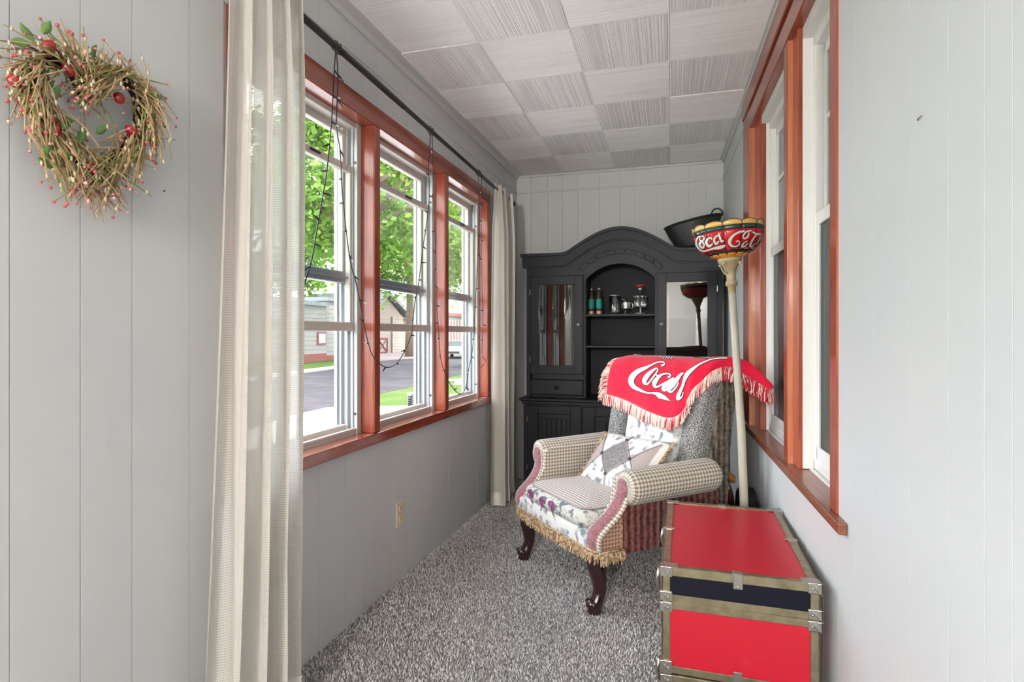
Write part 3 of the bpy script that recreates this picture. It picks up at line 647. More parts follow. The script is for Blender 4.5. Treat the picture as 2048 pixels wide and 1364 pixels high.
# face stiles and rails of the upper part
for x0, x1, z0, z1 in ((X0, X0 + .045, .70, 1.605), (X1 - .045, X1, .70, 1.605), (HX - .262, HX - .2465, .70, 1.605), (HX + .2465, HX + .262, .70, 1.605)):
    MB().box(x0, x1, YU, YU + .022, z0, z1).build('stile', 'charcoal', hu, bev=.001)
for sx in (-1, 1):
    xa, xb = sorted((HX + sx * .258, HX + sx * .66))
    MB().box(xa, xb, YU, YU + .022, .835, .875).box(xa, xb, YU, YU + .022, .700, .716).build('rail', 'charcoal', hu)
    # glass door
    d0, d1 = xa + .004, xb - .004; z0, z1 = .874, 1.597
    dm = MB().box(d0, d0 + .062, YU - .02, YU, z0, z1).box(d1 - .062, d1, YU - .02, YU, z0, z1).box(d0 + .06, d1 - .06, YU - .02, YU, z0, z0 + .065).box(d0 + .06, d1 - .06, YU - .02, YU, z1 - .065, z1).build('glass_door', 'charcoal', hu, bev=.003, seg=2)
    MB().box(d0 + .058, d1 - .058, YU - .012, YU - .008, z0 + .06, z1 - .06).build('pane', 'doorglass', dm)
    kx = d1 - .03 if sx < 0 else d0 + .03
    MB().lathe([(.0001, .026), (.009, .025), (.0155, .018), (.0145, .010), (.007, .006), (.007, 0)], 14, Matrix.Translation((kx, YU - .02, 1.238)) @ Matrix.Rotation(PI / 2, 4, 'X')).build('knob', 'knob', dm, smooth=True)
    hx = d0 - .003 if sx < 0 else d1 + .003
    for z in (.98, 1.48): MB().tube([(hx, YU - .016, z - .02), (hx, YU - .016, z + .02)], .005, 6).build('hinge', 'steel', dm)
    MB().box(xa, xb, YU + .03, YK - .02, 1.288, 1.304).build('inner_shelf', 'hem' if False else 'charcoal', hu)
    dm = MB().box(d0, d1, YU - .016, YU + .004, .720, .832).build('drawer', 'charcoal', hu, bev=.006, seg=2)
    MB().lathe([(.0001, .026), (.009, .025), (.0165, .018), (.0155, .010), (.007, .006), (.007, 0)], 14, Matrix.Translation(((d0 + d1) / 2, YU - .016, .777)) @ Matrix.Rotation(PI / 2, 4, 'X')).build('knob', 'charcoal', dm, smooth=True)
for z in (1.298, 1.07): MB().box(HX - .246, HX + .246, YU + .012, YK - .02, z, z + .016).build('shelf', 'charcoal', hu, bev=.002)
# base
B0, B1 = HX - .685, HX + .685
MB().box(HX - .715, HX + .715, YD - .02, YK, .682, .704).build('counter', 'charcoal', hu, bev=.007, seg=2)
MB().box(HX - .70, HX + .70, YD - .008, YK, .660, .684).build('counter_moulding', 'charcoal', hu, bev=.006, seg=2)
MB().box(B0, B1, YD + .02, YK, .06, .662).build('lower_case', 'charcoal', hu)
MB().box(B0 - .012, B1 + .012, YD - .004, YK, 0, .07).build('plinth', 'charcoal', hu, bev=.004)
for i, (a, b) in enumerate(((B0 + .03, HX - .262), (HX - .250, HX + .250), (HX + .262, B1 - .03))):
    z0, z1 = .09, .650; fw = .078 if i != 1 else .085
    d = MB().box(a, a + fw, YD, YD + .02, z0, z1).box(b - fw, b, YD, YD + .02, z0, z1).box(a + fw - .002, b - fw + .002, YD, YD + .02, z0, z0 + fw).box(a + fw - .002, b - fw + .002, YD, YD + .02, z1 - fw * .75, z1).build('panel_door', 'charcoal', hu, bev=.003)
    q0, q1, r0, r1 = a + fw + .004, b - fw - .004, z0 + fw + .004, z1 - fw * .75 - .004
    MB().box(q0, q1, YD + .010, YD + .022, r0, r1).build('door_panel', 'charcoal', d)
    n = 5; w_ = (q1 - q0 - .05) / n
    for j in range(n): MB().box(q0 + .025 + j * w_ + .002, q0 + .025 + (j + 1) * w_ - .002, YD + .001, YD + .012, r0 + .03, r1 - .03).build('bead_board', 'charcoal', d, bev=.002)
for x in (B0 + .015, B1 - .015): MB().box(x - .015, x + .015, YD, YD + .022, .06, .662).build('base_stile', 'charcoal', hu)
for z in (.2, .55): MB().tube([(B0 + .028, YD - .003, z - .02), (B0 + .028, YD - .003, z + .02)], .005, 6).build('hinge', 'steel', hu)
# ---- things on the shelf
SZ = 1.3145
M['teal'] = mat('teal_label', (.01, .24, .19), .5, .4); M['bottle'] = mat('brown_glass', (.10, .06, .035), .1, .6, **{'Transmission Weight': .3}); M['amberbase'] = mat('tan_glass_base', (.38, .22, .14), .2, .6)
def bottle(x, y, label):
    t = thing('glass_bottle', label, 'bottle', (x, y, SZ), group='bottles on the hutch shelf', world=False)
    MB().lathe([(.0001, 0), (.020, 0), (.0225, .004), (.0225, .095), (.019, .115), (.010, .15), (.0085, .185), (.0001, .185)], 16).build('bottle_body', 'bottle', t, smooth=True)
    MB().lathe([(.0229, .045), (.0232, .05), (.0232, .108), (.0215, .112)], 16).build('paper_label', 'teal', t, smooth=True)
    MB().lathe([(.0229, .002), (.0231, .02), (.0229, .024)], 16).build('base_band', 'amberbase', t, smooth=True)
    MB().lathe([(.0105, .180), (.0125, .184), (.0125, .195), (.0001, .197)], 12).build('cap', 'steel', t, smooth=True)
p = onY(1183, 628, 4.19); bottle(p.x, 4.19, 'brown bottle with teal label, leftmost on the hutch shelf')
p = onY(1198, 628, 4.18); bottle(p.x, 4.18, 'brown bottle with teal label beside the glass mug')
def handle(mb, x, z, r, t=.004, s=1): return mb.tube([(x + s * r * math.sin(a), 0, z + r * 1.1 * math.cos(a)) for a in np.linspace(.0, PI, 9)], t, 6)
p = onY(1230, 628, 4.2); g = thing('glass_mug', 'tall clear glass mug on the hutch shelf', 'mug', (p.x, 4.2, SZ), world=False)
MB().lathe([(.0001, 0), (.036, 0), (.040, .01), (.042, .03), (.047, .138), (.044, .138), (.038, .03), (.0001, .022)], 20).build('mug_body', 'clear', g, smooth=True)
handle(MB(), .043, .075, .035).build('handle', 'clear', g, smooth=True)
MB().lathe([(.0475, .134), (.0485, .138), (.0465, .141), (.044, .138)], 20).build('rim', 'steel', g, smooth=True)
p = onY(1251, 628, 4.16); g = thing('glass_cup', 'small cut-glass footed cup on the hutch shelf', 'cup', (p.x, 4.16, SZ), world=False)
MB().lathe([(.0001, 0), (.026, 0), (.024, .006), (.012, .012), (.014, .022), (.033, .04), (.036, .085), (.033, .085), (.028, .042), (.0001, .028)], 10).build('cup_body', 'clear', g)
handle(MB(), .034, .058, .02, .003).build('handle', 'clear', g, smooth=True)
for i in range(5): MB().tube([(.034 * math.cos(a), .034 * math.sin(a), z) for a, z in ((i * 1.256, .045), (i * 1.256 + .6, .08))], .0022, 5).build('cut_facet', 'steel', g)
p = onY(1281, 628, 4.21); g = thing('spice_carousel', 'clear glass jar carousel with steel post and red lid on the hutch shelf', 'jar', (p.x, 4.21, SZ), world=False)
MB().lathe([(.0001, 0), (.05, 0), (.052, .008), (.03, .014), (.0001, .014)], 20).build('base', 'steel', g, smooth=True)
MB().lathe([(.009, .01), (.009, .17), (.024, .172), (.024, .195), (.0001, .195)], 14).build('post', 'steel', g, smooth=True)
MB().lathe([(.0001, .212), (.036, .212), (.039, .207), (.036, .200), (.0001, .200)], 20).build('lid', mat('red_lid', (.55, .02, .05), .35, .5), g, smooth=True)
for i in range(6):
    a = i * PI / 3; j = MB().lathe([(.0001, .05), (.019, .05), (.020, .056), (.020, .115), (.013, .122), (.0001, .122)], 10, Matrix.Translation((.033 * math.cos(a), .033 * math.sin(a), 0))).build('spice_jar', 'clear', g, smooth=True)
    MB().lathe([(.0150, .120), (.0165, .122), (.0165, .134), (.0001, .135)], 10, Matrix.Translation((.033 * math.cos(a), .033 * math.sin(a), 0))).build('jar_cap', 'steel', j, smooth=True)
# ---- perforated basket on top
bk = thing('perforated_basket', 'black perforated basket with loop handle on top of the hutch', 'basket', (.165, 4.22, 1.768), world=False)
M['basket'] = mat('black_basket_plastic', (.012, .012, .013), .45, .5)
def bf(u, v):
    a = 2 * PI * u; zt = .20 + .042 * math.cos(a); z = v * zt
    rx = .10 + .085 * v ** .8; ry = .07 + .055 * v ** .8
    return (rx * math.cos(a) - .02 * v * (1 - math.cos(a)) * .5, ry * math.sin(a), z)
MB().grid(bf, 40, 8, closeu=True).build('basket_wall', 'basket', bk, smooth=True, solid=.004)
MB().lathe([(.0001, .002), (.1, .002)], 40, Matrix.Diagonal((1, .7, 1, 1))).build('basket_floor', 'basket', bk)
MB().tube([Vector(bf(i / 40, 1)) for i in range(41)], .006, 6, caps=False).build('rim', 'basket', bk, smooth=True)
holes = MB()
for r_ in range(11):
    for i in range(64):
        u = (i + .5 * (r_ % 2)) / 64; v = .14 + .075 * r_; p = Vector(bf(u, v)); n = Vector((math.cos(2 * PI * u) / 1.3, math.sin(2 * PI * u), 0)).normalized(); t = Vector((-n.y, n.x, 0)); p += n * .0035
        holes.add([p + t * .0042 + Vector((0, 0, 0)), p + Vector((0, 0, .0042)), p - t * .0042, p - Vector((0, 0, .0042))], [(0, 1, 2, 3)])
holes.build('perforations', mat('perforation_grey', (.10, .10, .105), .6, .3), bk)['kind'] = 'stuff'
MB().tube([(.150 + .036 * math.cos(a), -.05, .235 + .040 * math.sin(a)) for a in np.linspace(-.3, PI + .3, 16)], .006, 7).build('loop_handle', 'basket', bk, smooth=True)
# ================================================================== STROKE LETTERING projected on a surface
def ribbons(strokes, conv, grow=0.0):
    """pen strokes (x, y, width) in picture units -> list of closed outlines, 2-D"""
    out = []
    for s in strokes:
        P = catmull([(a, b, c) for a, b, c in s], 6); L, Rr = [], []
        for i, p in enumerate(P):
            t = P[min(i + 1, len(P) - 1)] - P[max(i - 1, 0)]; t = Vector((t.x, t.y)); t = t.normalized() if t.length > 1e-6 else Vector((1, 0))
            n = Vector((-t.y, t.x)); w = max(4, p.z) / 2 + grow
            L.append(conv(p.x + n.x * w, p.y + n.y * w)); Rr.append(conv(p.x - n.x * w, p.y - n.y * w))
        out.append((L, Rr))
    return out
def project(name, ribs, polys, bvh, m, parent, lift, inv):
    mb = MB()
    def hit(q):
        d = ray(*q).normalized(); loc, nor, idx, dist = bvh.ray_cast(EYEV, d)
        if loc is None: return None
        if nor.dot(d) > 0: nor = -nor
        return inv @ (loc + nor * lift)
    def quad(pts):
        h = [hit(q) for q in pts]
        if any(x is None for x in h): return
        if max((h[i] - h[j]).length for i in range(len(h)) for j in range(i)) > .05: return
        mb.add(h, [tuple(range(len(h)))])
    for L, Rr in ribs:
        for i in range(len(L) - 1):
            for c in range(3):
                f0, f1 = c / 3, (c + 1) / 3; lp = lambda a, b, t: (a[0] + (b[0] - a[0]) * t, a[1] + (b[1] - a[1]) * t)
                quad([lp(L[i], Rr[i], f0), lp(L[i + 1], Rr[i + 1], f0), lp(L[i + 1], Rr[i + 1], f1), lp(L[i], Rr[i], f1)])
    if not mb.f: return None
    o = bpy.data.objects.new(name, mb.mesh(name, smooth=True)); col.objects.link(o); o.data.materials.append(M[m]); o.parent = parent
    return o
# ================================================================== FLOOR LAMP
LB = Vector((.322, 2.62, 0)); LT = Vector((.257, 2.61, 1.375))
lamp = thing('floor_lamp', 'torchiere floor lamp with red stained-glass bowl behind the trunk', 'lamp', tuple(LB))
MB().lathe([(.0001, .0), (.076, 0), (.078, .008), (.066, .018), (.04, .026), (.02, .045), (.014, .06)], 28, Matrix.Translation(LB)).build('base', 'gold', lamp, smooth=True)
MB().tube([LB + Vector((0, 0, .03)), LB.lerp(LT, .3) + Vector((.006, 0, 0)), LB.lerp(LT, .55) + Vector((.010, 0, 0)), LB.lerp(LT, .8) + Vector((.004, 0, 0)), LT], [.0185, .0180, .0170, .0160, .0155], 14).build('pole', 'pole', lamp, smooth=True)
ax = Vector((-.070, .0, 1)).normalized(); LM = Matrix.Translation(LT) @ Vector((0, 0, 1)).rotation_difference(ax).to_matrix().to_4x4()
MB().lathe([(.0155, -.03), (.0165, 0), (.024, .004), (.026, .016), (.022, .024), (.019, .03), (.020, .05), (.024, .072), (.033, .092), (.045, .104), (.050, .112), (.050, .120), (.043, .126), (.030, .126)], 28, LM).build('cup', 'gold', lamp, smooth=True)
for i in range(4):
    a = i * PI / 2 + .9; c, s_ = math.cos(a), math.sin(a)
    sc_ = MB().tube([LM @ Vector((r_ * c, r_ * s_, z)) for r_, z in ((.044, .102), (.043, .085), (.034, .068), (.024, .055))], .0032, 6).build('scroll_arm', 'gold', lamp, smooth=True)
    MB().sphere(LM @ Vector((.047 * c, .047 * s_, .098)), .008, 8, 6).build('scroll_ball', 'gold', sc_, smooth=True)
BT = .266           # rim height above the cup joint
prof = [(.157, 0), (.1555, -.03), (.152, -.063), (.144, -.088), (.135, -.105), (.108, -.134), (.081, -.150), (.052, -.164), (.040, -.168)]
prof = [(r_ * .93, z_ * .87) for r_, z_ in prof]
def rad(z):
    for (r0, z0), (r1, z1) in zip(prof, prof[1:]):
        if z1 <= z <= z0: return r0 + (r1 - r0) * (z0 - z) / (z0 - z1)
    return prof[0][0] if z > 0 else prof[-1][0]
A0 = -PI / 2 - ST + .05 - PI / 12 * 0
def bowlp(a, z, lift=0): r = rad(z) + lift; return LM @ Vector((r * math.cos(a), r * math.sin(a), BT + z))
NP = 12
for i in range(NP):
    a0 = A0 + 2 * PI * i / NP; a1 = a0 + 2 * PI / NP; g = .007
    def patch(nm, m, zlo, zhi, nu=5, nv=5, sc=None):
        def fn(u, v):
            a = a0 + g + (a1 - a0 - 2 * g) * u; top = zhi + (sc(u) if sc else 0); return bowlp(a, zlo + (top - zlo) * v)
        return MB().grid(fn, nu, nv).build(nm, m, lamp, smooth=True, solid=.003)
    patch('amber_panel', 'amber', -.022, -.010, 8, 2, lambda u: .009 * math.sin(PI * u) ** .7)
    patch('green_panel', 'green', -.040, -.024, 5, 2); patch('red_panel', 'redglass', -.118, -.042, 5, 8); patch('black_panel', 'blackglass', -.126, -.120, 5, 2)
    patch('orange_petal', 'orange', -.146, -.133, 8, 3, lambda u: .005 * math.sin(PI * u) ** .6)
    ld = MB().tube([bowlp(a0, z, .001) for z in np.linspace(-.146, -.009, 16)], .0016, 5)
    ld.tube([bowlp(a0 + (a1 - a0) * u, -.009 + .009 * math.sin(PI * u) ** .7, .0005) for u in np.linspace(0, 1, 10)], .0016, 5)
    ld.build('lead_line', 'lead', lamp, smooth=True)
for z in (-.023, -.041, -.119, -.1275): MB().tube([bowlp(a, z, .0005) for a in np.linspace(0, 2 * PI, 73)], .0014, 5, caps=False).build('lead_ring', 'lead', lamp, smooth=True)
bm_ = MB().grid(lambda u, v: bowlp(2 * PI * u, -.146 * v, .0005), 72, 30, closeu=True)
bvh = BVHTree.FromPolygons([Vector(p) for p in bm_.v], bm_.f)
def cvL(x, y): return (1370 + x * .088, 425 + y * .088)
LS = [[(340, 530, 22), (285, 600, 34), (265, 680, 42), (290, 765, 40), (350, 835, 38), (430, 868, 34), (530, 845, 34), (650, 812, 34)],
      [(345, 555, 22), (420, 535, 22), (445, 590, 24), (400, 640, 26), (350, 620, 22), (350, 560, 20)],
      [(400, 650, 24), (350, 690, 40), (350, 750, 44), (410, 795, 40), (445, 745, 34), (430, 680, 26), (390, 655, 24)],
      [(625, 600, 40), (570, 572, 36), (505, 625, 48), (500, 700, 58), (560, 755, 54), (640, 690, 24)],
      [(760, 515, 30), (690, 560, 42), (668, 640, 46), (715, 705, 48), (775, 640, 28)], [(768, 465, 30), (795, 560, 46), (835, 655, 44), (885, 620, 22)],
      [(915, 465, 26), (915, 495, 26)],
      [(1345, 420, 36), (1200, 455, 46), (1085, 530, 56), (1015, 630, 78), (1025, 715, 62), (1090, 760, 40), (1180, 752, 32), (1235, 695, 28), (1215, 640, 26), (1155, 655, 28)],
      [(1440, 455, 34), (1420, 540, 38), (1350, 588, 34), (1310, 555, 32), (1340, 480, 34), (1400, 430, 32), (1500, 412, 26)],
      [(1410, 640, 22), (1330, 685, 32), (1290, 765, 46), (1350, 760, 30), (1400, 705, 24), (1435, 690, 18)],
      [(1645, 465, 24), (1560, 560, 36), (1490, 680, 48), (1475, 765, 46), (1540, 740, 22), (1600, 690, 14)], [(1525, 440, 34), (1600, 482, 40), (1700, 490, 30)],
      [(1690, 560, 16), (1650, 640, 22), (1615, 720, 16)], [(600, 812, 24), (700, 800, 60), (800, 782, 80), (880, 755, 60), (925, 730, 14)]]
I4 = Matrix.Translation(-LB)
def at_root(o, root):
    if o is not None: o.parent = root
    return o
project('lettering_outline', ribbons(LS, cvL, 14), [], bvh, 'lead', lamp, .0022, I4)
project('lettering', ribbons(LS, cvL, 0), [], bvh, 'milk', lamp, .0030, I4)
# ================================================================== ARMCHAIR
CL = Vector((-.52, 2.605, 0)); CR = math.radians(-48)
CM = Matrix.Translation(CL) @ Matrix.Rotation(CR, 4, 'Z'); CI = CM.inverted()
ch = thing('wingback_armchair', 'patchwork wingback armchair with gingham arms and dark carved legs', 'armchair', tuple(CL), CR, world=False)
def sgn(a, e): return math.copysign(abs(a) ** e, a)
def superell(c, h, e1=.3, e2=.3, tilt=0, lo=-1.0, hi=1.0, lift=0.0):
    rot = Matrix.Rotation(tilt, 3, 'X'); c = Vector(c)
    def fn(u, v):
        la = (lo + (hi - lo) * v) * PI / 2; lon = 2 * PI * u
        p = Vector(((h[0] + lift) * sgn(math.cos(la), e1) * sgn(math.cos(lon), e2), (h[1] + lift) * sgn(math.cos(la), e1) * sgn(math.sin(lon), e2), (h[2] + lift) * sgn(math.sin(la), e1)))
        return c + rot @ p
    return fn
def uvxy(fn): return lambda u, v: (fn(u, v)[0], fn(u, v)[1])
MB().box(-.33, .33, .02, .70, .25, .34).build('seat_base', 'tapestry', ch, bev=.01)
f = superell((0, .005, .293), (.335, .035, .052), .45, .2); MB().grid(f, 60, 12).build('front_rail', 'toile', ch, smooth=True)
# seat cushion: floral band, checked top, piping
f = superell((0, .265, .372), (.283, .300, .052), .55, .22); MB().grid(f, 90, 16).build('cushion_band', 'floral', ch, smooth=True)
def ctop(u, v):
    p = Vector(superell((0, .265, .372), (.283, .300, .052), .55, .22, 0, .38, 1.0, .002)(u, v)); r = 1 - max(abs(p.x) / .29, abs(p.y - .265) / .305)
    p.z += .016 * max(0, min(1, r * 2)) + .004 * math.sin(p.x * 19 + 1) * math.sin(p.y * 15) * max(0, min(1, r * 3)); return p
MB().grid(ctop, 90, 14, uvxy(ctop)).build('cushion_top', 'seatcheck', ch, smooth=True)
MB().tube([ctop(i / 90, 0) + Vector((0, 0, .001)) for i in range(91)], .0045, 6, caps=False).build('cushion_piping', 'taupe', ch, smooth=True)
for cx, cz, dr_ in ((-.175, .375, 1), (-.06, .365, -1), (.03, .372, 1)):                  # plum flowers printed on the band
    q = MB()
    for k_, (dx, dz, w_, h_) in enumerate(((-.018, .012, .016, .012), (.004, .018, .018, .012), (.020, .006, .012, .016), (.0, -.006, .014, .014))): q.sphere((cx + dr_ * dx, -.0345, cz + dz), 1, 12, 6, (w_, .0022, h_))
    q.tube([(cx, -.0355, cz - .012), (cx + dr_ * .008, -.0345, cz - .028), (cx + dr_ * .02, -.032, cz - .040)], [.004, .003, .002], 5)
    q.build('printed_flower', 'plum', ch, smooth=True)
FP = catmull([(0, .004, .245), (0, -.014, .29), (0, -.010, .335), (0, .026, .372), (0, .072, .412), (0, .104, .458), (0, .116, .51), (0, .118, .555)], 5)
for sx in (-1, 1):
    mx = (lambda s: (lambda p: (p[0] * s, p[1], p[2])))(sx)
    poly = [(p.y, p.z) for p in FP] + [(.16, .57), (.62, .57), (.69, .245)]
    MB().prism([(y, z) for y, z in poly], .288, .366, 'yz').build('arm_body', 'gingham', ch, xf=mx)
    # outside of the arm: rust gingham strip, then tapestry
    pf_ = [(p.y + .004, p.z) for p in FP if p.z < .50]
    MB().prism(pf_ + [(.105, .49), (.105, .247)], .366, .371, 'yz').build('side_strip', 'gingham_rust', ch, xf=mx)
    MB().prism([(.104, .247), (.104, .50), (.64, .50), (.70, .247)], .366, .3735, 'yz').build('side_panel', 'tapestry', ch, xf=mx)
    for y in (.104, .30, .325, .35, .40): MB().tube([(.3735 * sx, y, .25), (.3735 * sx, y, .49)], .003, 5).build('side_braid', 'fringe_tan' if y == .104 else 'tapestry_brown', ch)
    # rolled top of the arm
    rc = Vector((.375, 0, .525))
    def roll(u, v):
        a = 2 * PI * u - PI / 2; y = .112 + .53 * v; w = .074 * (1 - .35 * max(0, (.04 - v) / .04) ** 2); w2 = .075 * (1 - .3 * max(0, (.04 - v) / .04) ** 2)
        if v > .86: q = 1 - .9 * ((v - .86) / .14) ** 2.2; w *= q; w2 *= q
        return (rc.x + w * math.cos(a) + .012 * v, y, rc.z + w2 * math.sin(a) + .010 * v)
    MB().grid(roll, 40, 36, lambda u, v: (u * .47, v * .53)).build('arm_roll', 'gingham', ch, xf=mx, smooth=True)
    MB().grid(lambda u, v: (rc.x - .004 + .052 * v * math.cos(2 * PI * u), .112 - .004 * (1 - v * v), rc.z - .002 + .054 * v * math.sin(2 * PI * u)), 28, 4, closeu=True).build('scroll_rim', 'gingham', ch, xf=mx, smooth=True)
    MB().grid(lambda u, v: (rc.x - .006 + .034 * v * math.cos(2 * PI * u), .106 - .006 * math.sqrt(max(0, 1 - v * v)), rc.z - .002 + .042 * v * math.sin(2 * PI * u)), 24, 6, closeu=True).build('scroll_facing', 'mauve', ch, xf=mx, smooth=True)
    # facing that sweeps down the front of the arm
    def facing(hw, lift, bul, x_shift):
        def fn(u, v):
            i = v * (len(FP) - 1); j = min(int(i), len(FP) - 2); q = FP[j].lerp(FP[j + 1], i - j); t = (FP[j + 1] - FP[j]).normalized(); n = Vector((0, -t.z, t.y)); c = .325 + .044 * v ** 2
            if n.y > 0: n = -n
            s = 2 * u - 1; q = q + n * (lift + bul * math.sqrt(max(0, 1 - s * s)))
            return (c + s * hw * (1 - .18 * v), q.y, q.z)
        return fn
    g_ = facing(.060, -.004, .012, 0); MB().grid(g_, 12, 35, lambda u, v: (u * .12, v * .42)).build('arm_welt', 'gingham', ch, xf=mx, smooth=True)
    MB().grid(facing(.040, .002, .012, 0), 10, 35).build('arm_facing', 'mauve', ch, xf=mx, smooth=True)
    # wing
    def wing(u, v):
        z = .28 + .775 * v; a = 2 * PI * u; top = max(0, (v - .9) / .1); k_ = 1 - .75 * top ** 2
        yf = .525 + .20 * (z - .58) + .05 * top; yb = .735 + .17 * (z - .58) - .03 * top; xo = .268 + .030 * v
        return (xo + .066 * k_ * sgn(math.cos(a), .55), (yf + yb) / 2 + (yb - yf) / 2 * k_ * sgn(math.sin(a), .55), z)
    MB().grid(wing, 36, 26, closeu=True).build('wing', 'boucle', ch, xf=mx, smooth=True)
    MB().prism([(.60, .28), (.615, .60), (.70, 1.03), (.80, 1.03), (.735, .60), (.72, .28)], .330, .3655, 'yz').build('wing_side', 'tapestry_brown', ch, xf=mx, bev=.004)
    for dy in (.02, .045, .07): MB().tube([(.367 * sx, .60 + dy, .50), (.367 * sx, .62 + dy, .62), (.367 * sx, .70 + dy, 1.0)], .0035, 5).build('wing_braid', 'tapestry_brown', ch)
    # legs
    MB().tube([(sx * .305, .045, .262), (sx * .307, .028, .225), (sx * .309, .022, .185), (sx * .312, .030, .14), (sx * .314, .034, .095), (sx * .316, .022, .06), (sx * .318, .006, .035), (sx * .318, .002, .014), (sx * .317, .012, .001)],
              [.046, .047, .042, .034, .029, .028, .031, .030, .024], 14).build('leg', 'legwood', ch, smooth=True)
    lg = ch.children[-1] if False else bpy.data.objects[-1] if False else None
    MB().sphere((sx * .318, -.014, .042), .0215, 12, 8).tube([(sx * .318 - .03, -.012, .045), (sx * .318 + .03, -.012, .045)], .012, 10).build('leg_scroll', 'legwood', ch, smooth=True)
    MB().tube([(sx * .27, .655, .26), (sx * .272, .67, .13), (sx * .275, .70, 0.001)], [.032, .024, .018], 10).build('leg', 'legwood', ch, smooth=True)
# back
f = superell((0, .628, .715), (.205, .070, .315), .35, .45, math.radians(-11)); MB().grid(f, 60, 24, lambda u, v: (u, v)).build('back_cushion', 'toile', ch, smooth=True)
MB().prism([(.68, .25), (.70, .25), (.73, .55), (.825, 1.03), (.79, 1.045), (.72, 1.03), (.66, .50)], -.335, .335, 'yz').build('outer_back', 'tapestry_brown', ch, bev=.01)
f = superell((0, .745, 1.02), (.33, .065, .035), .6, .4); MB().grid(f, 40, 10).build('crest', 'boucle', ch, smooth=True)
# fringe on the seat rail
def fringe(mb, pts, n, d, L, r, seed, spread=.35, down=Vector((0, 0, -1))):
    rd = random.Random(seed); P = [Vector(p) for p in pts]; ln = [0]
    for a, b in zip(P, P[1:]): ln.append(ln[-1] + (b - a).length)
    for i in range(n):
        s = ln[-1] * (i + rd.random()) / n; j = max(q for q in range(len(ln) - 1) if ln[q] <= s + 1e-9); p = P[j].lerp(P[j + 1], (s - ln[j]) / max(1e-9, ln[j + 1] - ln[j]))
        dj = d(s / ln[-1]) if callable(d) else Vector(d)
        e = (dj + Vector((rd.uniform(-1, 1), rd.uniform(-1, 1), rd.uniform(-1, 1))) * spread).normalized(); l_ = L * rd.uniform(.75, 1.15)
        m_ = p + e * l_ * .5; q = p + (e + down * .5).normalized() * l_
        mb.tube([p, m_, q], [r, r * 1.15, r * .8], 4, caps=False)
    return mb
mb = fringe(MB(), [(-.345, -.022, .272), (.0, -.036, .270), (.345, -.022, .272)], 260, (0, -.25, -1), .048, .0030, 1, .22)
mb = fringe(mb, [(.345, -.022, .272), (.382, .0, .272), (.384, .11, .272)], 46, (.2, 0, -1), .048, .0030, 2, .22)
mb = fringe(mb, [(-.345, -.022, .272), (-.382, .0, .272), (-.384, .11, .272)], 46, (-.2, 0, -1), .048, .0030, 3, .22)
mb.build('bullion_fringe', 'fringe_tan', ch)['kind'] = 'stuff'
MB().tube([(-.384, .11, .274), (-.382, .0, .274), (-.345, -.026, .274), (0, -.040, .272), (.345, -.026, .274), (.382, 0, .274), (.384, .11, .274)], .006, 6).build('fringe_heading', 'fringe_tan', ch, smooth=True)
# ================================================================== THROW over the chair back
def on_chair(x, y, yl):
    o = CI @ EYEV; d = CI.to_3x3() @ ray(x, y); yv = yl
    for i in range(6):
        Y = yl(q.z) if (callable(yl) and i) else (.55 if callable(yl) else yl); q = o + d * ((Y - o.y) / d.y)
    return q
yfr = lambda z: .500 + .20 * (z - .58)
RP = [(1237, 716), (1262, 711), (1290, 712), (1315, 712), (1340, 713), (1360, 714), (1380, 715), (1400, 715), (1420, 715), (1440, 714), (1456, 714), (1475, 717), (1495, 724), (1515, 740), (1532, 757), (1546, 772)]
EP = [(1209, 787), (1240, 796), (1270, 810), (1300, 824), (1330, 835), (1352, 833), (1368, 818), (1378, 795), (1388, 775), (1405, 760), (1425, 742), (1448, 733), (1470, 737), (1495, 752), (1522, 768), (1543, 780)]
yR = [.68] * 9 + [.685, .695, .715, .74, .765, .79, .81]
yE = [yfr] * 8 + [.575, .60, .635, .68, .71, .745, .78, .80]
R_ = catmull([on_chair(*p, q) for p, q in zip(RP, yR)], 5); E_ = catmull([on_chair(*p, q) for p, q in zip(EP, yE)], 5)
NC = len(R_) - 1
def throwp(u, v):
    i = u * NC; j = min(int(i), NC - 1); a = R_[j].lerp(R_[j + 1], i - j); b = E_[j].lerp(E_[j + 1], i - j)
    wv = .004 * math.sin(19 * u + 3) * math.sin(PI * min(1, v * 1.2)) + .003 * math.sin(41 * u)
    if v <= .5:                                   # back flap: hangs behind the chair
        t = (.5 - v) / .5; g_ = max(.06, 1 - u * 1.3); e = a + Vector((0, .075 * g_, -.24 * g_)); c = a + Vector((0, .085 * g_, .002))
    else: t = (v - .5) / .5; e = b; c = Vector((a.x * .6 + b.x * .4, a.y * .25 + b.y * .75, a.z - .004))
    p = a * (1 - t) ** 2 + c * (2 * t * (1 - t)) + e * t * t
    if v > .5: p.y -= wv * min(1, t * 2)
    return CM @ p
th_root = thing('throw_blanket', 'red fringed throw with white script lettering draped over the chair back', 'blanket', tuple(CM @ Vector((0, .68, .9))))
tm = MB().grid(throwp, 120, 48, lambda u, v: (u, v)); tm.build('cloth', 'throw', th_root, smooth=True, solid=.004)
bvh = BVHTree.FromPolygons([Vector(p) for p in tm.v], tm.f)
def cvT(x, y): return (1180 + x * .12461, 700 + y * .12463)
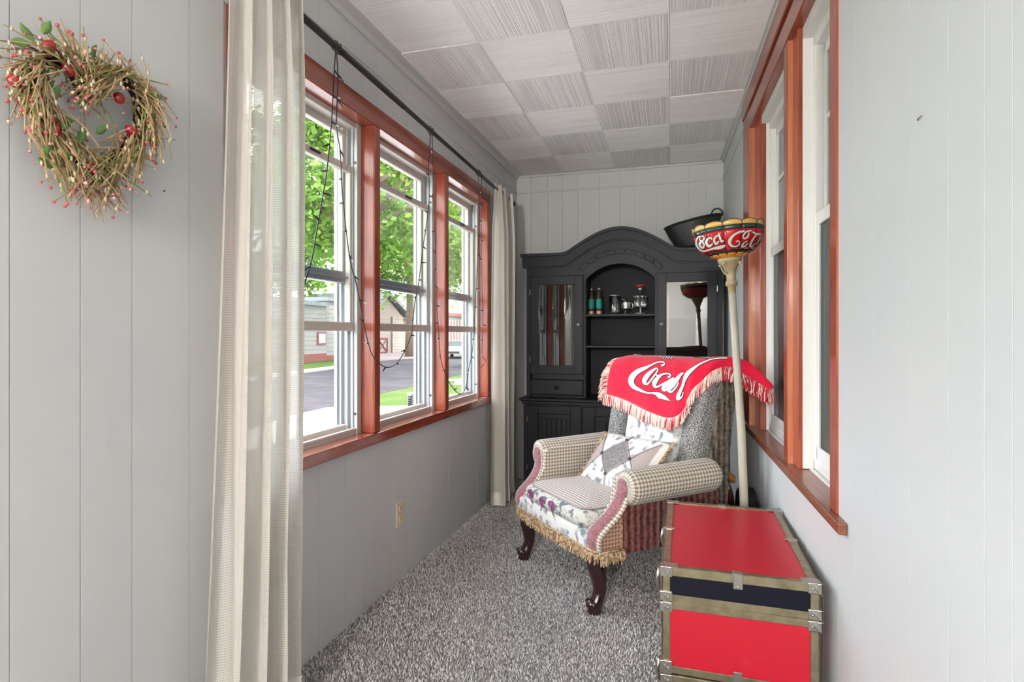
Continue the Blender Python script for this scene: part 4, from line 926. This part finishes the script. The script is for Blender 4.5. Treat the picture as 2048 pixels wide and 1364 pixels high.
TS = [[(1150, 255, 36), (1195, 240, 24), (1185, 203, 20), (1090, 205, 22), (1000, 243, 28), (900, 292, 52), (780, 345, 78), (690, 430, 96), (668, 510, 96), (710, 590, 74), (810, 645, 48), (920, 688, 28), (1010, 692, 26), (1080, 705, 60), (1130, 735, 92), (1200, 765, 66), (1300, 818, 6)],
      [(1060, 305, 34), (970, 370, 72), (900, 455, 92), (880, 520, 72), (930, 545, 40), (1000, 470, 30), (1060, 385, 26), (1095, 325, 24), (1075, 297, 24), (1040, 310, 30)], [(1060, 395, 20), (1100, 415, 22), (1160, 395, 24)],
      [(1265, 445, 48), (1300, 415, 26), (1270, 385, 26), (1180, 392, 36), (1105, 440, 66), (1045, 525, 90), (1050, 590, 50), (1100, 590, 34), (1170, 552, 34), (1250, 515, 34)],
      [(1360, 455, 44), (1270, 525, 84), (1185, 615, 76), (1215, 652, 40), (1290, 590, 60), (1380, 490, 70), (1470, 395, 50), (1510, 378, 14)], [(1440, 430, 60), (1340, 560, 90), (1275, 645, 64), (1320, 672, 36), (1390, 600, 28), (1432, 520, 16)],
      [(1925, 165, 18), (1760, 238, 28), (1640, 325, 56), (1565, 400, 74), (1520, 490, 54), (1490, 590, 44), (1430, 720, 60), (1418, 790, 50), (1480, 755, 22), (1505, 680, 14)],
      [(1115, 118, 12), (1165, 122, 14)], [(1175, 142, 12), (1200, 112, 14)], [(1215, 146, 12), (1240, 114, 14)], [(1250, 146, 14), (1285, 122, 14)], [(1300, 150, 12), (1328, 126, 14)],
      [(1600, 112, 6), (1760, 122, 14), (1920, 130, 16)], [(1925, 165, 16), (2010, 150, 14), (2110, 138, 12), (2200, 134, 8)]]
I4 = Matrix.Translation(-Vector(th_root.location))
TS = [[(x, y, w * (.82 if i in (1, 3, 4, 5) else .95)) for x, y, w in q] for i, q in enumerate(TS)]
project('lettering_outline', ribbons(TS, cvT, 9), [], bvh, 'print_dark', th_root, .0032, I4)
project('lettering', ribbons(TS, cvT, 0), [], bvh, 'print_white', th_root, .0040, I4)
dots = MB()
edge = [throwp(i / 60, 1) for i in range(61)]; k36 = 27
C3 = CM.to_3x3()
def two(nm, pts, n, d, L, sp, seed, red):
    for q, (m_, fr_) in enumerate((('fr_cream', 1 - red), ('fr_red', red))):
        fringe(MB(), pts, int(n * 1.5 * fr_), d, L, .0019, seed + 40 * q, sp).build(nm if q == 0 else nm + '_red', m_, th_root)['kind'] = 'stuff'
M['fr_cream'] = mat('cream_yarn', (.80, .68, .60), .9, .1); M['fr_red'] = mat('red_yarn', (.50, .03, .05), .9, .1)
two('front_fringe', edge[:k36], 330, C3 @ Vector((.05, -.25, -1)), .058, .11, 5, .30)
two('corner_fringe', edge[k36 - 1:44], 210, C3 @ Vector((.15, -.3, -1)), .060, .24, 6, .28)
two('side_fringe', edge[43:], 420, C3 @ Vector((.12, -.15, -1)), .062, .38, 7, .72)
two('end_fringe', [throwp(0, v) for v in np.linspace(.5, 1, 14)], 300, C3 @ Vector((-1, -.15, -.5)), .062, .22, 8, .30)
two('end_fringe_inner', [throwp(.016, v) for v in np.linspace(.5, 1, 14)], 110, C3 @ Vector((-1, -.5, -.35)), .055, .22, 9, .30)
# ================================================================== PILLOW
PM = CM @ Matrix.Translation((.02, .375, .530)) @ Matrix.Rotation(math.radians(-43), 4, 'X') @ Matrix.Rotation(math.radians(-4), 4, 'Y')
pl = thing('patchwork_pillow', 'patchwork throw pillow with grey diamond and buttons on the armchair seat', 'pillow', world=False); pl.matrix_world = PM
PW, PH, PT = .235, .162, .062
def pil(x, z, lift=0, side=-1):
    u, v = min(1, abs(x) / PW), min(1, abs(z) / PH); d = PT * (max(0, (1 - u ** 2.2)) * max(0, (1 - v ** 2.2))) ** .5
    k_ = 1 - .05 * (1 - v ** 2) * u - 0; return Vector((x * (1 - .06 * (1 - abs(v)) * u), side * (d + lift), z * (1 - .06 * (1 - abs(u)) * v)))
for nm, sd in (('front_cover', -1), ('back_cover', 1)): MB().grid(lambda u, v: pil((2 * u - 1) * PW, (2 * v - 1) * PH, 0, sd), 30, 26).build(nm, 'toile', pl, smooth=True)
def patchq(nm, m, q, lift=.003):
    Q = [Vector(a) for a in q]; return MB().grid(lambda u, v: pil(*(Q[0].lerp(Q[1], u).lerp(Q[3].lerp(Q[2], u), v)), lift), 12, 12).build(nm, m, pl, smooth=True)
D = [(-.105, .0), (.005, .105), (.110, .0), (.0, -.105)]
patchq('diamond_patch', 'greypatch', D)
patchq('satin_patch', 'taupe', [(-.112, .0), (-.21, .125), (-.215, 0), (-.21, -.10)]); patchq('satin_patch', 'taupe', [(.118, .0), (.21, .125), (.215, 0), (.21, -.10)])
for a, b in ((D[0], D[1]), (D[1], D[2]), (D[2], D[3]), (D[3], D[0]), (D[0], (-.21, .13)), (D[0], (-.21, -.11)), (D[2], (.21, .13)), (D[2], (.21, -.11)), (D[1], (.0, .155)), (D[3], (0, -.155))):
    A_, B_ = Vector(a), Vector(b); MB().tube([pil(*A_.lerp(B_, t), .004) for t in np.linspace(0, 1, 10)], .0030, 6).build('piping', 'taupe', pl, smooth=True)
for d in D: MB().sphere(pil(*d, .007), .0095, 10, 6, (1, .6, 1)).build('button', 'button', pl, smooth=True)
for s in (-1, 1): fringe(MB(), [pil(s * PW, z) for z in np.linspace(-PH, PH, 10)], 130, (s, -.15, -.1), .030, .0022, 20 + s, .40, Vector((0, 0, 0))).build('edge_fringe', 'fringe_tan', pl)['kind'] = 'stuff'
# ================================================================== TRUNKS
def trunk(name, label, cat, z0, z1, lid, mb_, ml, mt, y0=-.335):
    t = thing(name, label, cat, (.189, 2.020, z0), math.radians(-1.2), world=False); h = z1 - z0; l0 = h - lid; x, y = .2025, .335
    MB().box(-x, x, -y, y, 0, l0 - .003).build('body', mb_, t, bev=.003)
    li = MB().box(-x, x, -y, y, l0 + .003, h - .004).build('lid', ml, t, bev=.003)
    MB().box(-x + .012, x - .012, -y + .012, y - .012, h - .006, h).build('lid_top', mt, li, bev=.002)
    w = .021; e = .0035
    def bar(x0, x1, y0, y1, a, b, nm='edge_trim', m='brass'): return MB().box(x0, x1, y0, y1, a, b).build(nm, m, t, bev=.0015)
    for s in (-1, 1):
        for a, b in ((0, w), (l0 - w, l0 - .0004), (l0 + .0004, l0 + w), (h - w, h + e)):
            bar(s * x - (e if s < 0 else -.0005), s * x + (e if s > 0 else -.0005), -y, y, a, b); bar(-x, x, s * y - (e if s < 0 else -.0005), s * y + (e if s > 0 else -.0005), a, b)
        bar(s * x - (w if s > 0 else 0), s * x + (w if s < 0 else 0), -y, y, h - .001, h + e); bar(-x, x, s * y - (w if s > 0 else 0), s * y + (w if s < 0 else 0), h - .001, h + e)
        for q in (-1, 1):
            xx, yy = s * x, q * y
            bar(min(xx, xx - s * w), max(xx, xx - s * w), yy - (e if q < 0 else 0), yy + (e if q > 0 else 0), 0, h); bar(xx - (e if s < 0 else 0), xx + (e if s > 0 else 0), min(yy, yy - q * w), max(yy, yy - q * w), 0, h)
            for a, b in ((-.002, .036), (l0 - .030, l0 - .001), (l0 + .001, l0 + .030), (h - .024, h + .006)):
                cw = .027; c_ = MB().box(min(xx + s * .006, xx - s * cw), max(xx + s * .006, xx - s * cw), min(yy + q * .006, yy - q * .004), max(yy + q * .006, yy - q * .004), a, b).box(min(xx + s * .006, xx - s * .004), max(xx + s * .006, xx - s * .004), min(yy + q * .006, yy - q * cw), max(yy + q * .006, yy - q * cw), a, b).build('corner_cap', 'steel', t, bev=.003, seg=2)
                MB().sphere((xx - s * .016, yy + q * .007, (a + b) / 2), .0042, 8, 5).build('rivet', 'steel', c_, smooth=True)
            bar(min(xx + s * .005, xx - s * .042), max(xx + s * .005, xx - s * .042), min(yy + q * .005, yy - q * .030), max(yy + q * .005, yy - q * .030), h + .002, h + .0055, 'corner_plate', 'steel')
        # clips in the middle of the edges
        c_ = bar(-.014, .014, s * y - .008, s * y + .006 * s if s > 0 else s * y + .028, h - .030, h + .007, 'edge_clip', 'steel') if False else MB().box(-.013, .013, min(s * (y + .007), s * (y - .020)), max(s * (y + .007), s * (y - .020)), h + .001, h + .007).box(-.013, .013, min(s * (y + .007), s * (y + .001)), max(s * (y + .007), s * (y + .001)), h - .036, h + .005).build('edge_clip', 'steel', t, bev=.002)
        MB().sphere((0, s * (y + .007), h - .028), .004, 8, 5).build('rivet', 'steel', c_, smooth=True)
        c_ = MB().box(min(s * (x + .007), s * (x - .030)), max(s * (x + .007), s * (x - .030)), -.008, .008, h + .001, h + .007).build('edge_clip', 'steel', t, bev=.002)
        MB().box(-.011, .011, min(s * (y + .006), s * (y + .002)), max(s * (y + .006), s * (y + .002)), -.002, .034).build('foot_clip', 'steel', t, bev=.002)
    for yy in (-.18, .20):
        lt = MB().box(-x - .012, -x - .003, yy - .02, yy + .02, l0 - .055, l0 + .035).build('latch', 'steel', t, bev=.003)
        MB().tube([(-x - .014, yy, l0 + .03), (-x - .022, yy, l0), (-x - .014, yy, l0 - .04)], .006, 8).build('latch_lever', 'steel', lt, smooth=True)
    lk = MB().lathe([(.0001, .010), (.016, .010), (.020, .003), (.020, 0)], 16, Matrix.Translation((-x - .003, .01, l0 - .02)) @ Matrix.Rotation(-PI / 2, 4, 'Y')).build('lock', 'steel', t, smooth=True)
    return t
trunk('footlocker_trunk', 'navy footlocker trunk underneath the red trunk', 'trunk', .0, .186, .07, 'trunknavy', 'trunknavy', 'trunknavy')
trunk('footlocker_trunk', 'red footlocker trunk with navy lid band and brass edges, on top', 'trunk', .196, .496, .095, 'trunkred', 'trunknavy', 'trunkred')
# ================================================================== ODDMENTS behind the chair
p = onY(1452, 930, 3.18)
fg = thing('carved_figure', 'small carved wooden figure with curled amber top behind the armchair', 'figurine', (p.x - .005, 3.18, 0), world=False)
M['brownwood'] = mat('brown_wood', (.13, .04, .015), .3, .5, coat=.5); M['amberwood'] = mat('amber_varnished_wood', (.55, .25, .05), .2, .6, coat=.7)
MB().lathe([(.0001, 0), (.065, 0), (.07, .02), (.05, .05), (.045, .15), (.05, .24), (.044, .32), (.028, .375), (.0001, .385)], 18).build('body', 'brownwood', fg, smooth=True)
MB().tube([(-.032, -.01, .355), (-.04, -.012, .395), (-.02, -.015, .425), (.012, -.018, .432), (.035, -.02, .415), (.036, -.02, .392)], [.012, .020, .022, .022, .018, .010], 10).build('curled_top', 'amberwood', fg, smooth=True)
MB().tube([(.012, -.035, .395), (.014, -.042, .365), (.012, -.044, .345)], [.006, .011, .009], 8).build('drop', 'steel', fg, smooth=True)
dk = MB().lathe([(.0001, .006), (.024, .006), (.027, 0)], 18, Matrix.Translation((.0, -.052, .262)) @ Matrix.Rotation(PI / 2, 4, 'X')).build('disc', 'print_white', fg, smooth=True)
for i in range(5): MB().tube([(-.024 - .002 * i, -.053, .215 - .014 * i), (.018 - .002 * i, -.055, .219 - .014 * i)], .0026, 5).build('string', 'steel', fg)
bx_ = thing('cardboard_box', 'small brown box on the floor behind the armchair', 'box', (.085, 3.30, 0), .2, world=False)
MB().box(-.10, .10, -.08, .08, 0, .20).build('box_body', mat('brown_card', (.24, .10, .06), .7, .2), bx_, bev=.003)
for s in (-1, 1): MB().box(-.10, .10, min(0, s * .08), max(0, s * .08), .20, .204).build('flap', mat('brown_card_flap', (.34, .16, .11), .7, .2), bx_)
cs = thing('instrument_case', 'black rounded case standing by the wall behind the lamp pole', 'case', (.352, 2.90, 0), math.radians(4), world=False)
MB().prism([(-.10 * math.cos(t) if True else 0, .30 + .135 * math.sin(t)) for t in np.linspace(0, PI, 18)] + [(.115, .15), (.12, .03), (.10, 0.0), (-.10, 0.0), (-.12, .03), (-.115, .15)], -.033, .033, 'yz').build('shell', mat('black_leatherette', (.008, .008, .009), .6, .3), cs, bev=.008, seg=2)
MB().tube([(-.034, -.04, .24), (-.055, -.03, .245), (-.055, .03, .245), (-.034, .04, .24)], .006, 7).build('carry_handle', 'black', cs, smooth=True)
MB().tube([(-.0345, -.095 * math.cos(t), .30 + .128 * math.sin(t)) for t in np.linspace(0, PI, 16)], .003, 5).build('seam_piping', 'black', cs)
# small nails left in the walls
nm_ = MB().lathe([(.0001, .004), (.0022, .004), (.0024, .002), (.001, 0)], 8).mesh('nail'); nm_.materials.append(M['black'])
for x, y, lb in ((328, 254, 'tiny dark nail in the left wall right of the wreath'), (327, 382, 'tiny dark nail in the left wall below the wreath')):
    o = bpy.data.objects.new('nail', nm_); col.objects.link(o); q = onL(x, y, 0); o.location = (q.x + .0, q.y, q.z); o.rotation_euler = (0, PI / 2, 0); tag(o, lb, 'nail', 'nails in the walls')
q = onR(1842, 237, 0); o = MB().tube([(q.x + .002, q.y + .015, q.z + .002), (q.x - .004, q.y + .004, q.z), (q.x - .004, q.y - .012, q.z + .001)], .0013, 5).build('bent_nail', 'steel'); tag(o, 'thin bent nail high on the right wall', 'nail')
# added fill light behind the camera: an unseen glowing globe on a stem
PX, PY, PZ = -.40, -3.1, 1.72
cl = thing('fill_lamp', 'added fill light, an unseen white globe hanging behind the viewer', 'lamp', (PX, PY, ZC - .004))
MB().lathe([(.0001, ZC - .006), (.07, ZC - .006), (.07, ZC - .02), (.05, ZC - .035), (.0001, ZC - .035)], 24, Matrix.Translation((PX, PY, 0))).build('ceiling_plate', 'vinyl', cl, smooth=True)
MB().tube([(PX, PY, ZC - .03), (PX, PY, PZ + .2)], .006, 6).lathe([(.0001, PZ + .21), (.04, PZ + .21), (.05, PZ + .185), (.0001, PZ + .185)], 16, Matrix.Translation((PX, PY, 0))).build('stem', 'steel', cl, smooth=True)
gm = bpy.data.materials.new('fill_globe'); gm.use_nodes = True; gm.node_tree.nodes.clear()
em = gm.node_tree.nodes.new('ShaderNodeEmission'); em.inputs[0].default_value = (1, .95, .89, 1); em.inputs[1].default_value = FILL_POWER / (4 * PI * PI * .19 ** 2); oo = gm.node_tree.nodes.new('ShaderNodeOutputMaterial'); gm.node_tree.links.new(em.outputs[0], oo.inputs[0])
MB().sphere((PX, PY, PZ), .19, 24, 14).build('globe', gm, cl, smooth=True)
# ================================================================== OUTDOORS
GZ = -.8
def G(x, y): return onZ(x, y, GZ)
def ground(name, px, m, dz, label, cat, extra=()):
    P = [G(x, y) for x, y in px] + [Vector((*e, GZ)) for e in extra]
    o = MB().prism([(p.x, p.y) for p in P], GZ - .08, GZ + dz, 'xy').build(name, m); struct(o); return o
M['grass'] = mat('lawn_grass', (.055, .095, .020), .9, .1, vary=(.9, (.085, .112, .036), .4, .7, ONE), bump=(8, .8, .05, ONE))
M['asphalt'] = mat('asphalt', (.042, .037, .044), .9, .2, vary=(.8, (.066, .059, .065), .4, .7, ONE))
M['concrete'] = mat('pale_concrete', (.52, .50, .49), .9, .2, vary=(1.2, (.46, .44, .43), .4, .7, ONE))
struct(MB().box(-150, -1.45, -60, 150, GZ - .3, GZ).build('ground', 'grass'))
ground('driveway', [(420, 905), (540, 862), (598, 829), (655, 816), (690, 802), (757, 788), (832, 772), (900, 754), (940, 744), (962, 737), (962, 706), (900, 712), (830, 716), (757, 722), (676, 737), (598, 748), (480, 768), (300, 800)], 'asphalt', .012, '', '')
ground('patio', [(420, 905), (520, 852), (598, 829), (655, 816), (700, 815), (757, 814), (820, 812), (896, 800), (950, 792)], 'concrete', .02, '', '', extra=((-1.45, 9), (-1.45, -7), (-5, -7)))
ground('sidewalk', [(880, 760), (940, 757), (960, 756), (960, 758.5), (940, 759.5), (880, 763)], 'concrete', .02, '', '')
ground('far_drive', [(735, 724), (850, 715), (960, 706), (960, 700), (850, 703), (735, 707)], mat('far_drive_concrete', (.20, .16, .15), .9, .2), .02, '', '')
ground('far_kerb', [(480, 766), (598, 748), (676, 737), (720, 731), (720, 727.5), (676, 732.5), (598, 742), (480, 758)], 'concrete', .05, '', '')
# --- houses: walls lie on the line between two ground pixels
M['siding'] = mat('white_siding', (.24, .23, .215), .8, .2); M['tan'] = mat('tan_wall', (.25, .20, .165), .8, .2); M['roofgrey'] = mat('grey_roof', (.20, .21, .22), .8, .2)
M['brown'] = mat('red_brown_paint', (.20, .07, .06), .7, .2); M['winglass'] = mat('dark_window', (.10, .115, .12), .15, .6)
def house(name, label, pa, pb, depth, hgt, m, base=0, base_m='brown'):
    A, B = G(*pa), G(*pb); e = (B - A); L = e.length; a = math.atan2(e.y, e.x); t = thing(name, label, 'building', tuple(A), a, group=None, world=False)
    MB().box(0, L, 0, depth, 0, hgt).build('wall', m, t)
    if base: MB().box(-.03, L + .03, -.05, depth, 0, base).build('foundation', base_m, t)
    n = int((hgt - base) / .32)
    for i in range(n): MB().prism([(-.0, base + i * .32), (-.035, base + i * .32), (-.008, base + (i + 1) * .32 - .01), (0, base + (i + 1) * .32 - .01)], 0, L, 'yz').build('siding_board', m, t)
    return t, A, e.normalized(), L, a
def hpx(hs, x, y):
    """pixel -> (along, height) on the facade of a house"""
    t, A, e, L, a = hs; n = Vector((-e.y, e.x, 0)); d = ray(x, y); s = (A - EYEV).dot(n) / d.dot(n); p = EYEV + d * s; return (p - A).dot(e), p.z - GZ
h1 = house('white_building', 'white sided flat-roofed building across the street with a brown foundation', (560, 729), (652, 721), 8, 4.0, 'siding', .55)
s1, z1 = hpx(h1, 600, 612); MB().box(-.2, h1[3], -.25, 8.2, 4.0, 4.3).build('roof_edge', 'roofgrey', h1[0])
a0, w0 = hpx(h1, 633, 690); a1, w1 = hpx(h1, 650, 664)
wn_ = MB().box(a0, a1, -.10, .0, w0, w1).build('window_frame', 'brown', h1[0]); MB().box(a0 + .12, a1 - .12, -.12, -.09, w0 + .12, w1 - .12).build('pane', 'winglass', wn_)
h1b = house('white_annex', 'taller white sided annex right of the flat-roofed building', (652, 720.5), (700, 717), 8, 4.45, 'siding', .35); MB().box(-.15, h1b[3] + .2, -.25, 8.2, 4.45, 4.75).build('roof_edge', 'roofgrey', h1b[0])
h2 = house('tan_garage', 'tan garage with a grey gable roof and a white door with a brown cross', (738, 708), (806, 704), 9, 3.9, 'tan')
L = h2[3]; MB().prism([(-.6, 3.8), (L * .45, 6.0), (L + .8, 3.9), (L + .8, 4.15), (L * .45, 6.35), (-.6, 4.05)], -.6, 9.4, 'xz').build('roof', 'roofgrey', h2[0]); MB().prism([(0, 3.8), (L * .45, 5.95), (L, 3.8)], -.01, .2, 'xz').build('gable', 'tan', h2[0])
a0, _ = hpx(h2, 754, 706); a1, zt = hpx(h2, 772, 676)
gd = MB().box(a0, a1, -.10, 0, .02, zt).build('garage_door', 'siding', h2[0])
for p0, p1 in (((a0, .1), (a1, zt - .1)), ((a0, zt - .1), (a1, .1)), ((a0, .1), (a1, .1)), ((a0, zt - .05), (a1, zt - .05)), ((a0, .1), (a0, zt)), ((a1, .1), (a1, zt))): MB().tube([(p0[0], -.14, p0[1]), (p1[0], -.14, p1[1])], .09, 4).build('door_brace', 'brown', gd)
a0, zz = hpx(h2, 782, 704); MB().box(a0, a0 + .35, -.2, .1, 0, 3.8).build('corner_post', 'siding', h2[0])
h3 = house('cream_house', 'cream house behind the street tree', (806, 703), (862, 700), 8, 3.6, 'tan', .2); MB().box(-.2, h3[3] + .2, -.5, 8.2, 3.6, 3.85).build('roof_edge', 'roofgrey', h3[0])
a0, b0 = hpx(h3, 812, 690); MB().box(a0, a0 + 1.0, -.08, 0, b0, b0 + 1.5).build('window_frame', 'brown', h3[0])
h4 = house('striped_building', 'white building with brown upright stripes behind the parked cars', (880, 699), (968, 694), 9, 4.6, 'siding')
L = h4[3]; MB().box(-.4, L + .4, -.5, 9, 4.3, 4.75).build('fascia', 'brown', h4[0]); MB().prism([(-.5, 4.7), (9, 4.7), (4.5, 7.2)], -.5, L + .5, 'yz').build('roof', mat('mauve_roof', (.36, .30, .31), .8, .2), h4[0])
for i in range(16): MB().box(L * (i + .3) / 16, L * (i + .62) / 16, -.07, 0, .9, 3.7).build('window_stripe', 'brown', h4[0])
# --- trees
M['leaf'] = bpy.data.materials.new('tree_leaf'); m = M['leaf']; m.use_nodes = True; n = m.node_tree.nodes; l = m.node_tree.links; n.clear()
at_ = n.new('ShaderNodeAttribute'); at_.attribute_name = 'shade'; rp = n.new('ShaderNodeValToRGB'); rp.color_ramp.elements[0].color = (.08, .18, .025, 1); rp.color_ramp.elements[1].color = (.36, .52, .13, 1); l.new(at_.outputs['Fac'], rp.inputs[0])
df = n.new('ShaderNodeBsdfDiffuse'); tl = n.new('ShaderNodeBsdfTranslucent'); mxs = n.new('ShaderNodeMixShader'); mxs.inputs[0].default_value = .5; oo = n.new('ShaderNodeOutputMaterial')
l.new(rp.outputs[0], df.inputs[0]); l.new(rp.outputs[0], tl.inputs[0]); l.new(df.outputs[0], mxs.inputs[1]); l.new(tl.outputs[0], mxs.inputs[2]); l.new(mxs.outputs[0], oo.inputs[0])
M['bark'] = mat('bark', (.20, .15, .12), .9, .1, bump=(6, .8, .05, (1, 1, .2)))
def tree(label, base, crown, rad_, hgt, N, size, seed):
    """base on the ground, crown centre height, crown radii"""
    r = np.random.default_rng(seed); t = thing('shade_tree', label, 'tree', (base.x, base.y, GZ), group='trees along the street', world=False)
    MB().tube([(0, 0, 0), (.05, .1, crown * .4), (-.1, 0, crown * .75), (.1, .1, crown * 1.15)], [rad_ * .062, rad_ * .05, rad_ * .042, rad_ * .02], 10).build('trunk', 'bark', t, smooth=True)
    br = MB()
    for i in range(14):
        a = r.uniform(0, 2 * PI); el = r.uniform(-.1, .8); q = Vector((math.cos(a) * math.cos(el), math.sin(a) * math.cos(el), math.sin(el))); s = Vector((0, 0, crown * r.uniform(.5, 1)))
        br.tube([s, s + q * rad_ * .45 + Vector((0, 0, .3)), s + q * rad_ * .85], [rad_ * .022, rad_ * .015, rad_ * .005], 6)
    br.build('branches', 'bark', t)
    nb = 46; cen = r.normal(size=(nb, 3)); cen /= np.linalg.norm(cen, axis=1)[:, None]; cen *= (r.uniform(.35, .95, nb) ** .6)[:, None]
    cen = cen * np.array([rad_, rad_, hgt]) + np.array([0, 0, crown]); k_ = r.integers(0, nb, N)
    p = cen[k_] + r.normal(size=(N, 3)) * rad_ * .13
    nrm = r.normal(size=(N, 3)); nrm[:, 2] = abs(nrm[:, 2]) + .3; nrm /= np.linalg.norm(nrm, axis=1)[:, None]; a1_ = np.cross(nrm, r.normal(size=(N, 3))); a1_ /= np.linalg.norm(a1_, axis=1)[:, None]; a2_ = np.cross(nrm, a1_)
    s_ = (size * r.uniform(.6, 1.3, N))[:, None]; V = np.stack([p - a1_ * s_, p + a2_ * s_ * .55, p + a1_ * s_, p - a2_ * s_ * .55], 1).astype(np.float32)
    me = bpy.data.meshes.new('foliage'); me.vertices.add(4 * N); me.vertices.foreach_set('co', V.ravel()); me.loops.add(4 * N); me.loops.foreach_set('vertex_index', np.arange(4 * N, dtype=np.int32)); me.polygons.add(N); me.polygons.foreach_set('loop_start', np.arange(0, 4 * N, 4, dtype=np.int32)); me.update(calc_edges=True)
    av = me.attributes.new('shade', 'FLOAT', 'FACE'); av.data.foreach_set('value', np.clip(r.uniform(.1, .9, N) + .25 * (r.uniform(0, 1, nb)[k_] - .5), 0, 1).astype(np.float32)); me.materials.append(M['leaf'])
    o = bpy.data.objects.new('foliage', me); col.objects.link(o); o.parent = t; o['kind'] = 'stuff'; return t
def fwd(x, dist): d = ray(x, HY); d.z = 0; d.normalize(); return EYEV + d * dist
tree('leafy tree filling the left window beyond the street', fwd(738, 26), 9.2, 5.2, 4.6, 15000, .17, 1)
tree('broad leafy tree in front of the cream house', fwd(820, 50), 12.0, 7.6, 6.6, 20000, .25, 2)
tree('leafy tree seen through the window beside the far curtain', fwd(883, 33), 10.0, 5.6, 5.2, 15000, .19, 3)
tree('distant tree standing behind the white buildings', fwd(500, 64), 11, 8, 6, 9000, .34, 4)
# --- cars, sign, post, handrail
def car(label, pos, rz, m, gone=()):
    t = thing('parked_car', label, 'car', (pos.x, pos.y, GZ + .02), rz, group='parked cars', world=False)
    body = [(-2.2, .35), (-2.2, .75), (-1.9, .88), (-1.0, .95), (-.45, 1.38), (.9, 1.40), (1.5, 1.0), (2.15, .92), (2.25, .6), (2.2, .3)]
    MB().prism(body, -.85, .85, 'xz').build('body', m, t, bev=.08, seg=2)
    MB().prism([(-.93, .97), (-.45, 1.33), (.85, 1.34), (1.38, 1.0)], -.87, .87, 'xz').build('side_glass', 'winglass', t); MB().prism([(-1.02, .97), (-.50, 1.385), (-.44, 1.385), (-.94, .97)], -.72, .72, 'xz').build('windscreen', 'winglass', t)
    for x in (-1.4, 1.35):
        for y in (-.86, .86):
            wh = MB().lathe([(.0001, -.1), (.33, -.1), (.34, 0), (.33, .1), (.0001, .1)], 18, Matrix.Translation((x, y, .33)) @ Matrix.Rotation(PI / 2, 4, 'X')).build('wheel', 'black', t, smooth=True)
            MB().lathe([(.0001, .115), (.2, .11), (.2, -.11), (.0001, -.115)], 14, Matrix.Translation((x, y, .33)) @ Matrix.Rotation(PI / 2, 4, 'X')).build('hub_cap', 'steel', wh, smooth=True)
    for y in (-.6, .6): MB().box(-2.24, -2.1, y - .2, y + .2, .62, .76).build('headlamp', 'print_white', t, bev=.03); MB().box(2.15, 2.27, y - .2, y + .2, .66, .8).build('tail_lamp', 'brown', t, bev=.03)
    MB().box(-2.24, -2.15, -.45, .45, .42, .58).build('grille', 'black', t)
p = G(910, 716); rd_ = (G(960, 712) - G(860, 720)); ra = math.atan2(rd_.y, rd_.x)
car('silver-white car parked in front of the striped building', G(918, 715.5), ra + math.radians(18), mat('silver_paint', (.48, .48, .50), .3, .5, metal=.2))
car('dark car at the kerb beside the window frame', G(968, 733), ra + math.radians(30), mat('dark_paint', (.035, .03, .035), .3, .5))
p = G(918, 771); sg = thing('yard_sign', 'white triangular yard sign on the lawn', 'sign', tuple(p), math.atan2(-p.y, -p.x) + PI / 2, world=False)
sc_ = (p - EYEV).length / F
MB().prism([(-11 * sc_, 2 * sc_), (11 * sc_, 2 * sc_), (4 * sc_, 12 * sc_), (-4 * sc_, 12 * sc_)], -.02, .02, 'xz').build('sign_face', 'print_white', sg)
for s in (-1, 1): MB().tube([(s * 8 * sc_, 0, -.02), (s * 8 * sc_, 0, 3 * sc_)], .015, 5).build('stake', 'steel', sg)
p = G(824, 816); sc_ = (p - EYEV).length / F; bp = thing('striped_post', 'short black and white striped panel standing at the patio edge', 'post', tuple(p), math.atan2(-p.y, -p.x) + PI / 2, world=False)
MB().box(-9 * sc_, 9 * sc_, -.04, .04, 0, 30 * sc_).build('panel', 'print_white', bp, bev=.004)
for i in range(7): MB().tube([(-8.6 * sc_ + 0 * i, -.045, (2 + 3.6 * i) * sc_), (-2 * sc_, -.045, (4.5 + 3.4 * i - .3 * i) * sc_), (3 * sc_, -.045, min(29, 2 + 4.2 * i) * sc_), (8.6 * sc_, -.045, max(1, 0 + 3.8 * i) * sc_)], .008 * sc_ / .0088 * 1.6, 4).build('stripe', 'brown' if False else 'dark', bp)
A = G(637, 721); hr = thing('hand_rail', 'thin dark pipe handrail in front of the white building', 'railing', tuple(A), world=False); B = G(690, 716) - A
MB().tube([(0, 0, 0), (0, 0, 2.1)], .05, 6).build('rail_post', 'black', hr); MB().tube([(0, 0, 1.75), (B.x, B.y, 1.8)], .04, 6).build('top_pipe', 'black', hr); MB().tube([(0, 0, 2.1), (B.x * .25, B.y * .25, 2.1)], .04, 6).build('upper_pipe', 'black', hr)
# sampling portals at the windows
for i, (a, b, z0, z1) in enumerate([(MULL[j][1], MULL[j + 1][0], .76, 2.05) for j in range(3)] + [(-4.15, .4, .8, 2.05)]):
    ld = bpy.data.lights.new('window_portal', 'AREA'); ld.shape = 'RECTANGLE'; ld.size = b - a; ld.size_y = z1 - z0; ld.cycles.is_portal = True
    lo_ = bpy.data.objects.new('window_portal', ld); col.objects.link(lo_); lo_.location = (XL((a + b) / 2) - .17, (a + b) / 2, (z0 + z1) / 2); lo_.rotation_euler = (PI / 2, 0, -PI / 2)
for o in bpy.data.objects:
    if '_w' in o: del o['_w']
